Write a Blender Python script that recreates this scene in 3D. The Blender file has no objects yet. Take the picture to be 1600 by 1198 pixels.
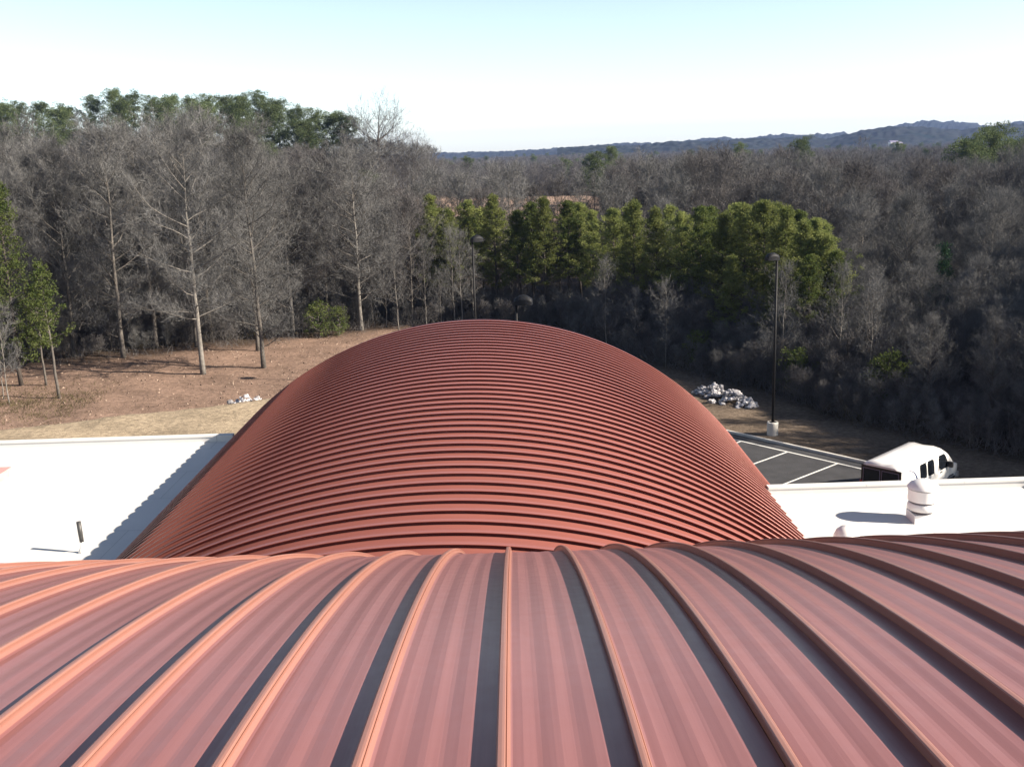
import bpy, bmesh, math, random
from math import sin, cos, tan, pi, radians, sqrt, atan2, exp, asin
from mathutils import Vector, Matrix, Euler, noise

# ------------------------------------------------------------------ camera, world, sun, exposure
sc = bpy.context.scene
col = sc.collection
CAM_H = 15.0
cd = bpy.data.cameras.new('camera'); cam = bpy.data.objects.new('camera', cd); col.objects.link(cam)
cd.lens = 36.0; cd.sensor_width = 36.0; cd.clip_start = 0.05; cd.clip_end = 20000
cam.matrix_world = Matrix.Translation((0, 0, CAM_H)) @ Matrix.Rotation(radians(90 - 12.65), 4, 'X') @ Matrix.Rotation(radians(-1.8), 4, 'Z')
sc.camera = cam

SUN_EL, SUN_AZ = 29.0, 104.0          # azimuth clockwise from +Y (view direction)
w = bpy.data.worlds.new('World'); sc.world = w; w.use_nodes = True
nt = w.node_tree; nt.nodes.clear()
sky = nt.nodes.new('ShaderNodeTexSky'); sky.sky_type = 'NISHITA'; sky.sun_disc = False
sky.sun_elevation = radians(SUN_EL); sky.sun_rotation = radians(SUN_AZ)
sky.altitude = 200; sky.air_density = 0.85; sky.dust_density = 0.5; sky.ozone_density = 1.3
bg = nt.nodes.new('ShaderNodeBackground'); bg.inputs['Strength'].default_value = 0.070
wo = nt.nodes.new('ShaderNodeOutputWorld')
# thin winter haze: the sky is paler and brighter low down, deeper overhead
wtc = nt.nodes.new('ShaderNodeTexCoord'); wsx = nt.nodes.new('ShaderNodeSeparateXYZ'); wmr = nt.nodes.new('ShaderNodeMapRange'); whs = nt.nodes.new('ShaderNodeHueSaturation')
nt.links.new(wtc.outputs['Generated'], wsx.inputs[0]); nt.links.new(wsx.outputs['Z'], wmr.inputs['Value'])
wmr.inputs['From Min'].default_value = .05; wmr.inputs['From Max'].default_value = .50; wmr.inputs['To Min'].default_value = 1.40; wmr.inputs['To Max'].default_value = .62
whs.inputs['Saturation'].default_value = .80; nt.links.new(sky.outputs[0], whs.inputs['Color']); nt.links.new(wmr.outputs[0], whs.inputs['Value'])
nt.links.new(whs.outputs[0], bg.inputs['Color']); nt.links.new(bg.outputs[0], wo.inputs['Surface'])

sd = bpy.data.lights.new('sun', 'SUN'); sun = bpy.data.objects.new('sun', sd); col.objects.link(sun)
sd.energy = 5.0; sd.angle = radians(0.5); sd.color = (1.0, 0.88, 0.73)
sv = Vector((sin(radians(SUN_AZ)) * cos(radians(SUN_EL)), cos(radians(SUN_AZ)) * cos(radians(SUN_EL)), sin(radians(SUN_EL))))
sun.rotation_euler = sv.to_track_quat('Z', 'Y').to_euler(); sun.location = (30, -20, 40)

sc.view_settings.view_transform = 'Standard'; sc.view_settings.look = 'None'
sc.view_settings.exposure = 1.40; sc.view_settings.gamma = 1.0
cy = sc.cycles
cy.max_bounces = 5; cy.diffuse_bounces = 2; cy.glossy_bounces = 2; cy.transmission_bounces = 3; cy.transparent_max_bounces = 6
cy.volume_bounces = 0; cy.use_denoising = True; cy.caustics_reflective = False; cy.caustics_refractive = False

# ------------------------------------------------------------------ helpers
def tag(o, label=None, cat=None, group=None, kind=None):
    if label: o['label'] = label
    if cat: o['category'] = cat
    if group: o['group'] = group
    if kind: o['kind'] = kind
    return o

class MB:
    """collects vertices and faces of ONE mesh"""
    def __init__(s): s.v = []; s.f = []; s.m = []; s.sm = []
    def add(s, vs, fs, mi=0, smooth=False):
        o = len(s.v); s.v += [tuple(p) for p in vs]
        for f in fs: s.f.append(tuple(o + i for i in f)); s.m.append(mi); s.sm.append(smooth)
    def box(s, x0, x1, y0, y1, z0, z1, mi=0):
        vs = [(x, y, z) for z in (z0, z1) for y in (y0, y1) for x in (x0, x1)]
        s.add(vs, [(0, 2, 3, 1), (4, 5, 7, 6), (0, 1, 5, 4), (2, 6, 7, 3), (0, 4, 6, 2), (1, 3, 7, 5)], mi)
    def tube(s, pts, rads, n=8, mi=0, cap=True):
        o = len(s.v); m = len(pts)
        for i in range(m):
            p = Vector(pts[i])
            d = (Vector(pts[min(i + 1, m - 1)]) - Vector(pts[max(i - 1, 0)])).normalized()
            a = d.cross(Vector((0.13, 0.21, 1) if abs(d.z) < .9 else (1, 0.1, 0))).normalized(); b = d.cross(a)
            for k in range(n):
                t = 2 * pi * k / n
                s.v.append(tuple(p + (a * cos(t) + b * sin(t)) * rads[i]))
        for i in range(m - 1):
            for k in range(n):
                k2 = (k + 1) % n
                s.f.append((o + i * n + k, o + i * n + k2, o + (i + 1) * n + k2, o + (i + 1) * n + k)); s.m.append(mi); s.sm.append(True)
        if cap:
            s.f.append(tuple(o + (m - 1) * n + k for k in range(n))); s.m.append(mi); s.sm.append(False)
            s.f.append(tuple(o + n - 1 - k for k in range(n))); s.m.append(mi); s.sm.append(False)
    def lathe(s, prof, n=24, mi=0, c=(0, 0, 0)):
        """prof: list of (r, z); sharp rings are given twice"""
        o = len(s.v)
        for r, z in prof:
            for k in range(n):
                t = 2 * pi * k / n; s.v.append((c[0] + r * cos(t), c[1] + r * sin(t), c[2] + z))
        for i in range(len(prof) - 1):
            if prof[i] == prof[i + 1]: continue
            for k in range(n):
                k2 = (k + 1) % n
                s.f.append((o + i * n + k, o + i * n + k2, o + (i + 1) * n + k2, o + (i + 1) * n + k)); s.m.append(mi); s.sm.append(True)
    def mesh(s, name, mats):
        me = bpy.data.meshes.new(name); me.from_pydata(s.v, [], s.f)
        for m in (mats if isinstance(mats, (list, tuple)) else [mats]): me.materials.append(m)
        me.polygons.foreach_set('material_index', s.m); me.polygons.foreach_set('use_smooth', s.sm)
        me.update(); return me
    def build(s, name, mats, parent=None):
        o = bpy.data.objects.new(name, s.mesh(name, mats)); col.objects.link(o); o.parent = parent
        return o

def empty(name, loc, rz=0):
    o = bpy.data.objects.new(name, None); col.objects.link(o); o.location = loc; o.rotation_euler = (0, 0, rz)
    o.empty_display_size = .3
    return o

def nodes(name):
    m = bpy.data.materials.new(name); m.use_nodes = True; t = m.node_tree
    return m, t, t.nodes['Principled BSDF']
def N(t, kind, **kw):
    n = t.nodes.new(kind)
    for k, v in kw.items():
        if k in n.inputs.keys(): n.inputs[k].default_value = v
        else: setattr(n, k, v)
    return n
def c4(c): return (c[0], c[1], c[2], 1)

def mat(name, c, rough=.6, metal=0., var=.12, scale=3., spec=.5, bump=0., bscale=20., c2=None, coat=0., detail=4, obj=True, rnd=0.):
    """painted / mineral surface whose colour wanders a little"""
    m, t, p = nodes(name)
    tc = N(t, 'ShaderNodeTexCoord'); ns = N(t, 'ShaderNodeTexNoise', Scale=scale, Detail=detail, Roughness=.6)
    t.links.new(tc.outputs['Object'], ns.inputs['Vector'])
    cr = N(t, 'ShaderNodeValToRGB')
    lo = [x * (1 - var) for x in c] if c2 is None else c2
    hi = [min(1, x * (1 + var)) for x in c]
    cr.color_ramp.elements[0].position = .3; cr.color_ramp.elements[1].position = .7
    cr.color_ramp.elements[0].color = c4(lo); cr.color_ramp.elements[1].color = c4(hi)
    t.links.new(ns.outputs['Fac'], cr.inputs['Fac'])
    out = cr.outputs['Color']
    if rnd:
        oi = N(t, 'ShaderNodeObjectInfo'); mr = N(t, 'ShaderNodeMapRange'); mr.inputs['To Min'].default_value = 1 - rnd; mr.inputs['To Max'].default_value = 1 + rnd
        hs = N(t, 'ShaderNodeHueSaturation'); t.links.new(oi.outputs['Random'], mr.inputs['Value'])
        t.links.new(mr.outputs[0], hs.inputs['Value']); t.links.new(out, hs.inputs['Color']); out = hs.outputs['Color']
    t.links.new(out, p.inputs['Base Color'])
    p.inputs['Roughness'].default_value = rough; p.inputs['Metallic'].default_value = metal
    p.inputs['Specular IOR Level'].default_value = spec; p.inputs['Coat Weight'].default_value = coat
    if bump:
        nb = N(t, 'ShaderNodeTexNoise', Scale=bscale, Detail=6.); bp = N(t, 'ShaderNodeBump', Strength=bump, Distance=.05)
        t.links.new(tc.outputs['Object'], nb.inputs['Vector']); t.links.new(nb.outputs['Fac'], bp.inputs['Height']); t.links.new(bp.outputs[0], p.inputs['Normal'])
    return m

def leafmat(name, c, c2, trans=.3, rnd=.18):
    """leaves / twigs: colour varies from clump to clump and from tree to tree, some light passes through"""
    m, t, p = nodes(name); t.nodes.remove(p)
    tc = N(t, 'ShaderNodeTexCoord'); ns = N(t, 'ShaderNodeTexNoise', Scale=1.1, Detail=5.)
    t.links.new(tc.outputs['Object'], ns.inputs['Vector'])
    cr = N(t, 'ShaderNodeValToRGB'); cr.color_ramp.elements[0].position = .35; cr.color_ramp.elements[1].position = .68
    cr.color_ramp.elements[0].color = c4(c); cr.color_ramp.elements[1].color = c4(c2)
    t.links.new(ns.outputs['Fac'], cr.inputs['Fac'])
    oi = N(t, 'ShaderNodeObjectInfo'); mr = N(t, 'ShaderNodeMapRange'); mr.inputs['To Min'].default_value = 1 - rnd; mr.inputs['To Max'].default_value = 1 + rnd
    hs = N(t, 'ShaderNodeHueSaturation'); t.links.new(oi.outputs['Random'], mr.inputs['Value'])
    t.links.new(mr.outputs[0], hs.inputs['Value']); t.links.new(cr.outputs['Color'], hs.inputs['Color'])
    d = N(t, 'ShaderNodeBsdfDiffuse'); tr = N(t, 'ShaderNodeBsdfTranslucent'); mx = N(t, 'ShaderNodeMixShader', Fac=trans)
    t.links.new(hs.outputs['Color'], d.inputs['Color']); t.links.new(hs.outputs['Color'], tr.inputs['Color'])
    t.links.new(d.outputs[0], mx.inputs[1]); t.links.new(tr.outputs[0], mx.inputs[2])
    t.links.new(mx.outputs[0], t.nodes['Material Output'].inputs['Surface'])
    return m

M = {}
# red roof paint: slightly weathered along the panel, glossy
def roofmat(name, stretch, ca_, cb_):
    m, t, p = nodes(name)
    tc = N(t, 'ShaderNodeTexCoord')
    n1 = N(t, 'ShaderNodeTexNoise', Scale=.7, Detail=5.); n2 = N(t, 'ShaderNodeTexNoise', Scale=9., Detail=6.)
    t.links.new(tc.outputs['Object'], n1.inputs['Vector']); t.links.new(tc.outputs['Object'], n2.inputs['Vector'])
    mp = N(t, 'ShaderNodeMapping'); mp.inputs['Scale'].default_value = stretch; n3 = N(t, 'ShaderNodeTexNoise', Scale=1., Detail=6., Roughness=.65)
    t.links.new(tc.outputs['Object'], mp.inputs[0]); t.links.new(mp.outputs[0], n3.inputs['Vector'])
    ad = N(t, 'ShaderNodeMath', operation='MULTIPLY_ADD'); ad.inputs[1].default_value = 2.4; ad.inputs[2].default_value = -.7; t.links.new(n3.outputs['Fac'], ad.inputs[0])
    av = N(t, 'ShaderNodeMath', operation='MULTIPLY_ADD', use_clamp=True); av.inputs[1].default_value = .45; t.links.new(n1.outputs['Fac'], av.inputs[0])
    hf = N(t, 'ShaderNodeMath', operation='MULTIPLY'); hf.inputs[1].default_value = .55; t.links.new(ad.outputs[0], hf.inputs[0]); t.links.new(hf.outputs[0], av.inputs[2])
    mx = N(t, 'ShaderNodeMix', data_type='RGBA'); mx.inputs[6].default_value = (*ca_, 1); mx.inputs[7].default_value = (*cb_, 1)
    t.links.new(av.outputs[0], mx.inputs[0]); t.links.new(mx.outputs[2], p.inputs['Base Color'])
    mr = N(t, 'ShaderNodeMapRange'); mr.inputs['To Min'].default_value = .26; mr.inputs['To Max'].default_value = .40
    t.links.new(n2.outputs['Fac'], mr.inputs['Value']); t.links.new(mr.outputs[0], p.inputs['Roughness'])
    bp = N(t, 'ShaderNodeBump', Strength=.10, Distance=.01)
    t.links.new(n1.outputs['Fac'], bp.inputs['Height']); t.links.new(bp.outputs[0], p.inputs['Normal'])
    p.inputs['Metallic'].default_value = .10; p.inputs['Specular IOR Level'].default_value = .25
    return m
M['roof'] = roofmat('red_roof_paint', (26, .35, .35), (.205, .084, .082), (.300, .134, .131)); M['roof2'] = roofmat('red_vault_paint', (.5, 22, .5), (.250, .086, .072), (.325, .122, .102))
M['seam'] = roofmat('sunlit_seam_red', (3, .6, .6), (.255, .118, .094), (.325, .158, .122))  # warmer than the panels: the ribs' sunlit gold is put into the seam colour
M['fascia'] = mat('dark_maroon_trim', (.10, .035, .04), .45)
M['gutter'] = mat('purple_grey_gutter', (.22, .20, .30), .4)
M['flash'] = mat('pale_edge_flashing', (.55, .53, .50), .45)
M['foam'] = mat('grey_closure_foam', (.20, .19, .20), .8, var=.5, scale=14)
M['white'] = mat('white_roof_membrane', (.64, .64, .63), .7, var=.03, scale=.6, bump=.15, bscale=2)
def membrane(m):
    t = m.node_tree; p = t.nodes['Principled BSDF']; tc = N(t, 'ShaderNodeTexCoord'); bt = N(t, 'ShaderNodeTexBrick')
    bt.inputs['Scale'].default_value = 1; bt.inputs['Brick Width'].default_value = 12; bt.inputs['Row Height'].default_value = 3; bt.inputs['Mortar Size'].default_value = .02; bt.inputs['Mortar Smooth'].default_value = .5
    bt.inputs['Color1'].default_value = (1, 1, 1, 1); bt.inputs['Color2'].default_value = (.95, .95, .94, 1); bt.inputs['Mortar'].default_value = (.72, .72, .72, 1)
    old = p.inputs['Base Color'].links[0].from_socket; mx = N(t, 'ShaderNodeMix', data_type='RGBA', blend_type='MULTIPLY'); mx.inputs[0].default_value = 1
    t.links.new(tc.outputs['Object'], bt.inputs['Vector']); t.links.new(old, mx.inputs[6]); t.links.new(bt.outputs['Color'], mx.inputs[7]); t.links.new(mx.outputs[2], p.inputs['Base Color'])
membrane(M['white'])
M['brick'] = mat('tan_wall', (.36, .27, .20), .8)
M['vent'] = mat('white_vent_paint', (.80, .79, .78), .35, var=.04)
M['ventdark'] = mat('vent_slot', (.12, .11, .13), .6)
M['hatch'] = mat('faded_red_hatch', (.55, .30, .28), .5)
M['pipe'] = mat('black_pipe_wrap', (.03, .03, .03), .5, c2=(.07, .07, .07), scale=9)
M['steel'] = mat('lamp_bronze', (.010, .010, .011), .6, spec=.25)
M['lamphood'] = mat('lamp_hood', (.010, .011, .014), .6, spec=.2)
M['concrete'] = mat('concrete', (.60, .58, .54), .8, bump=.3)
M['rock'] = mat('pale_broken_rock', (.44, .43, .45), .75, var=.4, scale=2.5, bump=.5, rnd=.45)
M['carpaint'] = mat('white_car_paint', (.80, .80, .80), .25, var=.02, coat=.6)
M['glass'] = mat('dark_car_glass', (.008, .010, .014), .06, var=.1)
M['black'] = mat('black_plastic', (.012, .012, .013), .45)
M['rubber'] = mat('tyre_rubber', (.02, .02, .02), .8)
M['rim'] = mat('steel_rim', (.45, .45, .46), .35, metal=.6)
M['red'] = mat('red_lens', (.35, .02, .02), .2)
M['lamp_lens'] = mat('clear_lens', (.5, .52, .55), .1)
M['decal'] = mat('dark_blue_decal', (.03, .05, .13), .3)
M['decalred'] = mat('maroon_decal', (.20, .05, .08), .3)
M['bark'] = mat('grey_bark', (.095, .086, .077), .9, var=.35, scale=5, bump=.6, bscale=14, rnd=.25)
M['bark_dark'] = mat('dark_pine_bark', (.055, .045, .038), .9, var=.4, scale=6, bump=.6, bscale=14)
M['bark_pale'] = mat('pale_bark', (.165, .155, .142), .9, var=.35, scale=4, bump=.4, bscale=14)
M['twig'] = leafmat('grey_twigs', (.108, .109, .109), (.172, .172, .172), .0)
M['twigbrown'] = leafmat('brown_twigs', (.088, .084, .085), (.132, .127, .127), .0)
M['needle'] = leafmat('pine_needles', (.115, .145, .048), (.250, .275, .100), .45, .30)
M['needledark'] = leafmat('old_pine_needles', (.064, .092, .044), (.135, .165, .078), .3, .26)
M['needlelime'] = leafmat('bright_needles', (.066, .094, .030), (.135, .160, .056), .35)
M['needleblue'] = leafmat('bluish_needles', (.035, .075, .045), (.07, .12, .065), .25)
M['weed'] = leafmat('undergrowth_leaf', (.06, .05, .03), (.11, .095, .05), .1, 0)

# ------------------------------------------------------------------ terrain
def smooth(a, b, x):
    t = max(0, min(1, (x - a) / (b - a))); return t * t * (3 - 2 * t)
def ground_z(x, y):
    d = sqrt(x * x + y * y)
    h = 17.5 * exp(-((x + 112) / 75) ** 2 - ((y - 275) / 120) ** 2)
    h += 4.0 * exp(-((x + 44) / 22) ** 2 - ((y - 215) / 60) ** 2)
    h += 1.0 * smooth(420, 1100, d) + 1.4 * noise.noise(Vector((x / 160, y / 160, 3))) * smooth(110, 320, d)
    h += 1.6 * noise.noise(Vector((x / 420, y / 420, 8))) * smooth(400, 1200, d)
    h += 1.2 * smooth(15, 120, x) * smooth(90, 220, y) * (1 - smooth(300, 700, d))
    h += 6.5 * smooth(40, 66, x) * smooth(-40, 0, y) * (1 - smooth(95, 130, y))  # rise added on the right to lift the unseen shading evergreens
    # bank behind the left wing: straw strip, then the red dirt half a metre lower
    e = bank(x)
    if x < -9 and y > 40: h += .55 * (1 - smooth(e - .2, e + .9, y)) * smooth(40, 45, y) * smooth(-9, -14, x)
    h *= 1 - .9 * smooth(215, 245, y) * (1 - smooth(320, 350, y)) * smooth(-.14, -.10, x / max(y, .1)) * (1 - smooth(.08, .12, x / max(y, .1)))
    h += 2.6 * smooth(235, 285, y) * (1 - smooth(300, 345, y)) * smooth(-.13, -.09, x / max(y, .1)) * (1 - smooth(.07, .11, x / max(y, .1)))
    h += .10 * noise.noise(Vector((x / 3.1, y / 3.1, 0))) * smooth(53, 58, y + max(0, x - 5) * .0) * (1 - smooth(200, 300, d))
    return h
def bank(x):      # the dark line between the straw strip and the dirt
    return 61.0 + (x + 17) * .42 + .3 * noise.noise(Vector((x / 4, 0, 0)))

def lines(lim0, lim1, fine0, fine1, step, grow=1.13):
    v = []; p = fine0
    while p < fine1: v.append(p); p += step
    s = step
    while p < lim1: v.append(p); s *= grow; p += s
    v.append(lim1); s = step; p = fine0
    while p > lim0:
        s *= grow; p -= s; v.insert(0, max(p, lim0))
    return v
xs = lines(-4200, 4200, -46, 40, .6); ys = lines(-60, 5200, 40, 112, .6, 1.11)
gm = MB(); W = len(xs)
for y in ys:
    for x in xs: gm.v.append((x, y, ground_z(x, y)))
for j in range(len(ys) - 1):
    for i in range(W - 1):
        a = j * W + i; gm.f.append((a, a + 1, a + W + 1, a + W)); gm.m.append(0); gm.sm.append(True)

def edge_y(x):    # where the wood begins, walking away from the building
    P = [(-400, 60), (-60, 68), (-38, 75), (-28, 79.5), (-16, 86), (-5, 92), (4, 87), (10, 71), (15.4, 62.5), (18.5, 54), (24, 47), (31, 39), (45, 22), (70, -10), (400, -60)]
    for (x0, y0), (x1, y1) in zip(P, P[1:]):
        if x <= x1: return y0 + (y1 - y0) * (x - x0) / (x1 - x0)
    return -60
ca = []
for (x, y, z) in gm.v:
    wood = smooth(-2.5, 3, y - edge_y(x) + 2 * noise.noise(Vector((x / 5, y / 5, 5))))
    e = bank(x)
    straw = (1 - smooth(e - .4, e + .4, y)) if x < -5 else 0
    tan_right = smooth(-3, 6, x)
    az = atan2(x, max(y, .1))
    sand = smooth(205, 235, y) * (1 - smooth(300, 335, y + 4 * noise.noise(Vector((x / 9, y / 9, 1))))) * smooth(-.128, -.095, az) * (1 - smooth(.075, .12, az))
    red = (.232, .160, .124); strawc = (.35, .285, .205); rc = (.160, .125, .095); litter = (.060, .044, .034); sandc = (.36, .26, .20)
    c = [r * (1 - tan_right) + q * tan_right for r, q in zip(red, rc)]
    c = [a * (1 - straw) + b * straw for a, b in zip(c, strawc)]
    c = [a * (1 - wood) + b * wood for a, b in zip(c, litter)]
    c = [a * (1 - sand) + b * sand for a, b in zip(c, sandc)]
    ca += [c[0], c[1], c[2], 1]
def groundmat():
    m, t, p = nodes('soil')
    at_ = N(t, 'ShaderNodeAttribute', attribute_name='soil'); tc = N(t, 'ShaderNodeTexCoord')
    n1 = N(t, 'ShaderNodeTexNoise', Scale=.35, Detail=8., Roughness=.65); n2 = N(t, 'ShaderNodeTexNoise', Scale=3.2, Detail=8., Roughness=.75)
    n3 = N(t, 'ShaderNodeTexVoronoi', Scale=2.6)
    for n in (n1, n2, n3): t.links.new(tc.outputs['Object'], n.inputs['Vector'])
    def mul(a, fac_out, lo, hi, fmin=.3, fmax=.7):
        mr = N(t, 'ShaderNodeMapRange'); mr.inputs['From Min'].default_value = fmin; mr.inputs['From Max'].default_value = fmax
        mr.inputs['To Min'].default_value = lo; mr.inputs['To Max'].default_value = hi
        vm = N(t, 'ShaderNodeVectorMath', operation='SCALE'); t.links.new(fac_out, mr.inputs['Value']); t.links.new(a, vm.inputs[0]); t.links.new(mr.outputs[0], vm.inputs['Scale'])
        return vm.outputs[0]
    o = mul(at_.outputs['Color'], n1.outputs['Fac'], .68, 1.25); o = mul(o, n2.outputs['Fac'], .5, 1.4)
    cr = N(t, 'ShaderNodeValToRGB'); cr.color_ramp.elements[0].position = .04; cr.color_ramp.elements[0].color = (1, 1, 1, 1); cr.color_ramp.elements[1].position = .06; cr.color_ramp.elements[1].color = (0, 0, 0, 1)
    t.links.new(n3.outputs['Distance'], cr.inputs['Fac'])
    mx = N(t, 'ShaderNodeMix', data_type='RGBA'); mx.inputs[7].default_value = (.34, .27, .22, 1)
    t.links.new(cr.outputs['Color'], mx.inputs[0]); t.links.new(o, mx.inputs[6]); t.links.new(mx.outputs[2], p.inputs['Base Color'])
    bp = N(t, 'ShaderNodeBump', Strength=.8, Distance=.12); t.links.new(n2.outputs['Fac'], bp.inputs['Height']); t.links.new(bp.outputs[0], p.inputs['Normal'])
    p.inputs['Roughness'].default_value = .95; p.inputs['Specular IOR Level'].default_value = .1
    return m
M['soil'] = groundmat()
g = gm.build('ground', M['soil'])
attr = g.data.color_attributes.new('soil', 'FLOAT_COLOR', 'POINT'); attr.data.foreach_set('color', ca)
tag(g, kind='structure')

# distant ridges: skyline as (azimuth slope x/y, elevation slope z/y) read off the view
SKY = [(-.85, -.004), (-.6, .003), (-.3, .001), (-.048, .0027), (.0, .0024), (.03, .0027), (.068, .0043), (.104, .0062), (.15, .0052), (.209, .0094), (.222, .0070), (.25, .0092), (.29, .0088), (.322, .0102), (.337, .0062),
       (.37, .0145), (.402, .0185), (.44, .0155), (.463, .0115), (.48, .0135), (.50, .0155), (.56, .018), (.62, .010), (.70, .014), (.85, .006)]
def sky_e(s):
    for (a, b), (c, d) in zip(SKY, SKY[1:]):
        if s <= c: return b + (d - b) * (s - a) / (c - a)
    return SKY[-1][1]
def ridge(name, D, depth, scale, off, bump, ns, s0=-.85, s1=.85):
    b = MB(); nr = 26
    for j in range(nr + 1):
        r = (j / nr) * 2 - 1
        for i in range(ns + 1):
            s = s0 + (s1 - s0) * i / ns; Y = D + r * depth * (1 + .3 * noise.noise(Vector((s * 9, 2, D))))
            e = sky_e(s + off) * scale
            top = CAM_H + e * D - 2
            prof = cos(r * pi / 2) ** .8 if abs(r) < 1 else 0
            x = s * Y
            spur = 1 + .16 * noise.noise(Vector((x / (D * .035), Y / (D * .05), D))) * (abs(r) > .08)
            z = top * prof * spur + bump * (noise.noise(Vector((x / 11, Y / 11, 0))) + .9 * noise.noise(Vector((x / 26, Y / 26, 4)))) * prof - 4 * (1 - prof)
            b.v.append((x, Y, z))
    for j in range(nr):
        for i in range(ns):
            a = j * (ns + 1) + i; b.f.append((a, a + 1, a + ns + 2, a + ns + 1)); b.m.append(0); b.sm.append(False)
    o = b.build(name, M['hill']); tag(o, kind='structure'); return o
M['hill'] = mat('wooded_hillside', (.024, .026, .028), .95, var=.5, scale=.03, c2=(.012, .020, .020), spec=.0)
ridge('hills', 3000, 700, 1.0, 0, 5, 1100)
ridge('hills', 1750, 350, .78, .03, 3.5, 900, .05, .85)

# ------------------------------------------------------------------ building
PW = .61      # panel width of both roofs
bld = empty('building', (0, 22, 0))
tag(bld, 'low white-roofed building with two red ribbed metal vaults, one under the camera and one beyond', 'building')
def child(o): o.parent = bld; o.matrix_parent_inverse = Matrix.Translation(-Vector(bld.location)); return o

def sweep(mb, segs, frame, n, mi=0):
    """segs: list of polylines in (u, h); frame(i) -> (origin, udir, hdir) for i in 0..n; corners between polylines stay sharp"""
    fr = [frame(i) for i in range(n + 1)]
    for sg in segs:
        o = len(mb.v); k = len(sg)
        for (O, U, Hh) in fr:
            for (u, h) in sg: mb.v.append(tuple(O + U * u + Hh * h))
        for i in range(n):
            for j in range(k - 1):
                a = o + i * k + j; mb.f.append((a, a + 1, a + k + 1, a + k)); mb.m.append(mi); mb.sm.append(True)
# pan of one panel: broad shallow flutes between the seams
def pan_profile(a, b, seed=0):
    rnd = random.Random(seed); pts = [(a, .0)]; slopes = [(.045, 1.5), (.055, -6.2), (.022, -1.5), (.055, 5.2), (.03, 1.0), (.055, -6.0), (.02, 0), (.055, 5.6), (.045, .8), (.05, -4.6), (.02, 0), (.05, 4.4)]
    tot = sum(s[0] for s in slopes); k = (b - a) / tot; u = a; h = 0
    for wd, sl in slopes:
        u += wd * k; h += wd * k * tan(radians(sl + rnd.uniform(-.35, .35))); pts.append((u, h))
    e = pts[-1][1]
    return [(u, h - e * (u - a) / (b - a)) for u, h in pts]

# --- the vault under the camera: runs across the view, seams run away from it
FR = 31.0; FC = (-.4, CAM_H - 2.27 - FR)
def fframe(x, a0, da):
    def f(i):
        a = a0 + da * i
        return Vector((x, FC[0] + FR * sin(a), FC[1] + FR * cos(a))), Vector((1, 0, 0)), Vector((0, sin(a), cos(a)))
    return f
A0, A1, NA = radians(-45), radians(45.5), 200
KS = range(-17, 18)
pan = MB()
for k in KS:
    x = -.10 + PW * k
    prof = pan_profile(.052, PW - .016, k)
    # soften: keep as individual short facets so flutes read as bands
    sweep(pan, [[(.022, .018), (.030, .008), (.040, .003), (.052, 0)]] + [[p, q] for p, q in zip(prof, prof[1:])], fframe(x, A0, (A1 - A0) / NA), NA)
fr_roof = child(pan.build('vaulted_roof', M['roof'])); fr_roof['label'] = 'near red vault with wide fluted panels and seams running away from the camera'
pi_f = fr_roof
for k in KS:
    x = -.10 + PW * k; mb = MB()
    jit = random.Random(k).uniform(-.004, .004)
    sweep(mb, [[(-.010, -.01), (-.013, .046)], [(-.013, .046), (-.021, .049), (-.021, .060), (-.014, .063)], [(-.014, .063), (.003, .064)], [(.003, .064), (.014, .062)], [(.014, .062), (.0195, .059), (.0195, .046)], [(.0245, .052), (.019, .048), (.021, .026)], [(.021, .028), (.040, .0115)]],
          fframe(x + jit, A0, (A1 - A0) / NA), NA)
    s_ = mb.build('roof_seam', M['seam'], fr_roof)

# --- the vault beyond: runs away from the camera, seams run across
VR = 14.0; VX = -1.6; VZ = 8.0 - VR; VY0, VY1 = 15.2, 43.75
def arc_lim(y):      # how far the arch reaches down on each side (left, right)
    L = 43.6 if y < 40.4 else 54.0
    Rr = 43.4 if y < 31.75 else 54.0
    return radians(-L), radians(Rr)
def vframe(y, a0, a1, n):
    def f(i):
        a = a0 + (a1 - a0) * i / n
        return Vector((VX + VR * sin(a), y, VZ + VR * cos(a))), Vector((0, 1, 0)), Vector((sin(a), 0, cos(a)))
    return f
vn = int((VY1 - VY0) / PW); pan = MB()
for k in range(vn):
    y = VY0 + PW * k; a0, a1 = arc_lim(y + .3)
    # pan rises in a short fillet to the next seam
    sweep(pan, [[(.088, .0), (.11, 0)], [(.11, 0), (.22, .005), (.34, .0), (.46, .0)], [(.46, .0), (.50, .003), (.545, .004)]], vframe(y, a0, a1, 96), 96)
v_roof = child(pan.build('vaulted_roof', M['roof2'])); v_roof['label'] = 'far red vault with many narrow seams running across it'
for k in range(vn + 1):
    y = VY0 + PW * k; a0, a1 = arc_lim(y - .3 if k == vn else y + .3); ex = .010
    mb = MB()
    # seam with its folded cap overhanging towards the camera
    sweep(mb, [[(-.07, .001), (.060, .001)], [(.060, .0), (.060, .082)], [(.060, .082), (-.042, .082)], [(-.042, .082), (-.043, .087), (-.034, .092)], [(-.034, .092), (.066, .092)], [(.066, .092), (.080, .0)]], vframe(y, a0 - ex, a1 + ex, 96), 96)
    # closed ends
    for a in (a0 - ex, a1 + ex):
        O, U, Hh = Vector((VX + VR * sin(a), y, VZ + VR * cos(a))), Vector((0, 1, 0)), Vector((sin(a), 0, cos(a)))
        q = [O + U * u + Hh * h for u, h in ((.060, 0), (.060, .082), (-.042, .082), (-.043, .087), (-.034, .092), (.066, .092), (.080, 0))]
        mb.add(q, [tuple(range(7))])
    mb.build('roof_seam', M['roof2'], v_roof)
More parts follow.
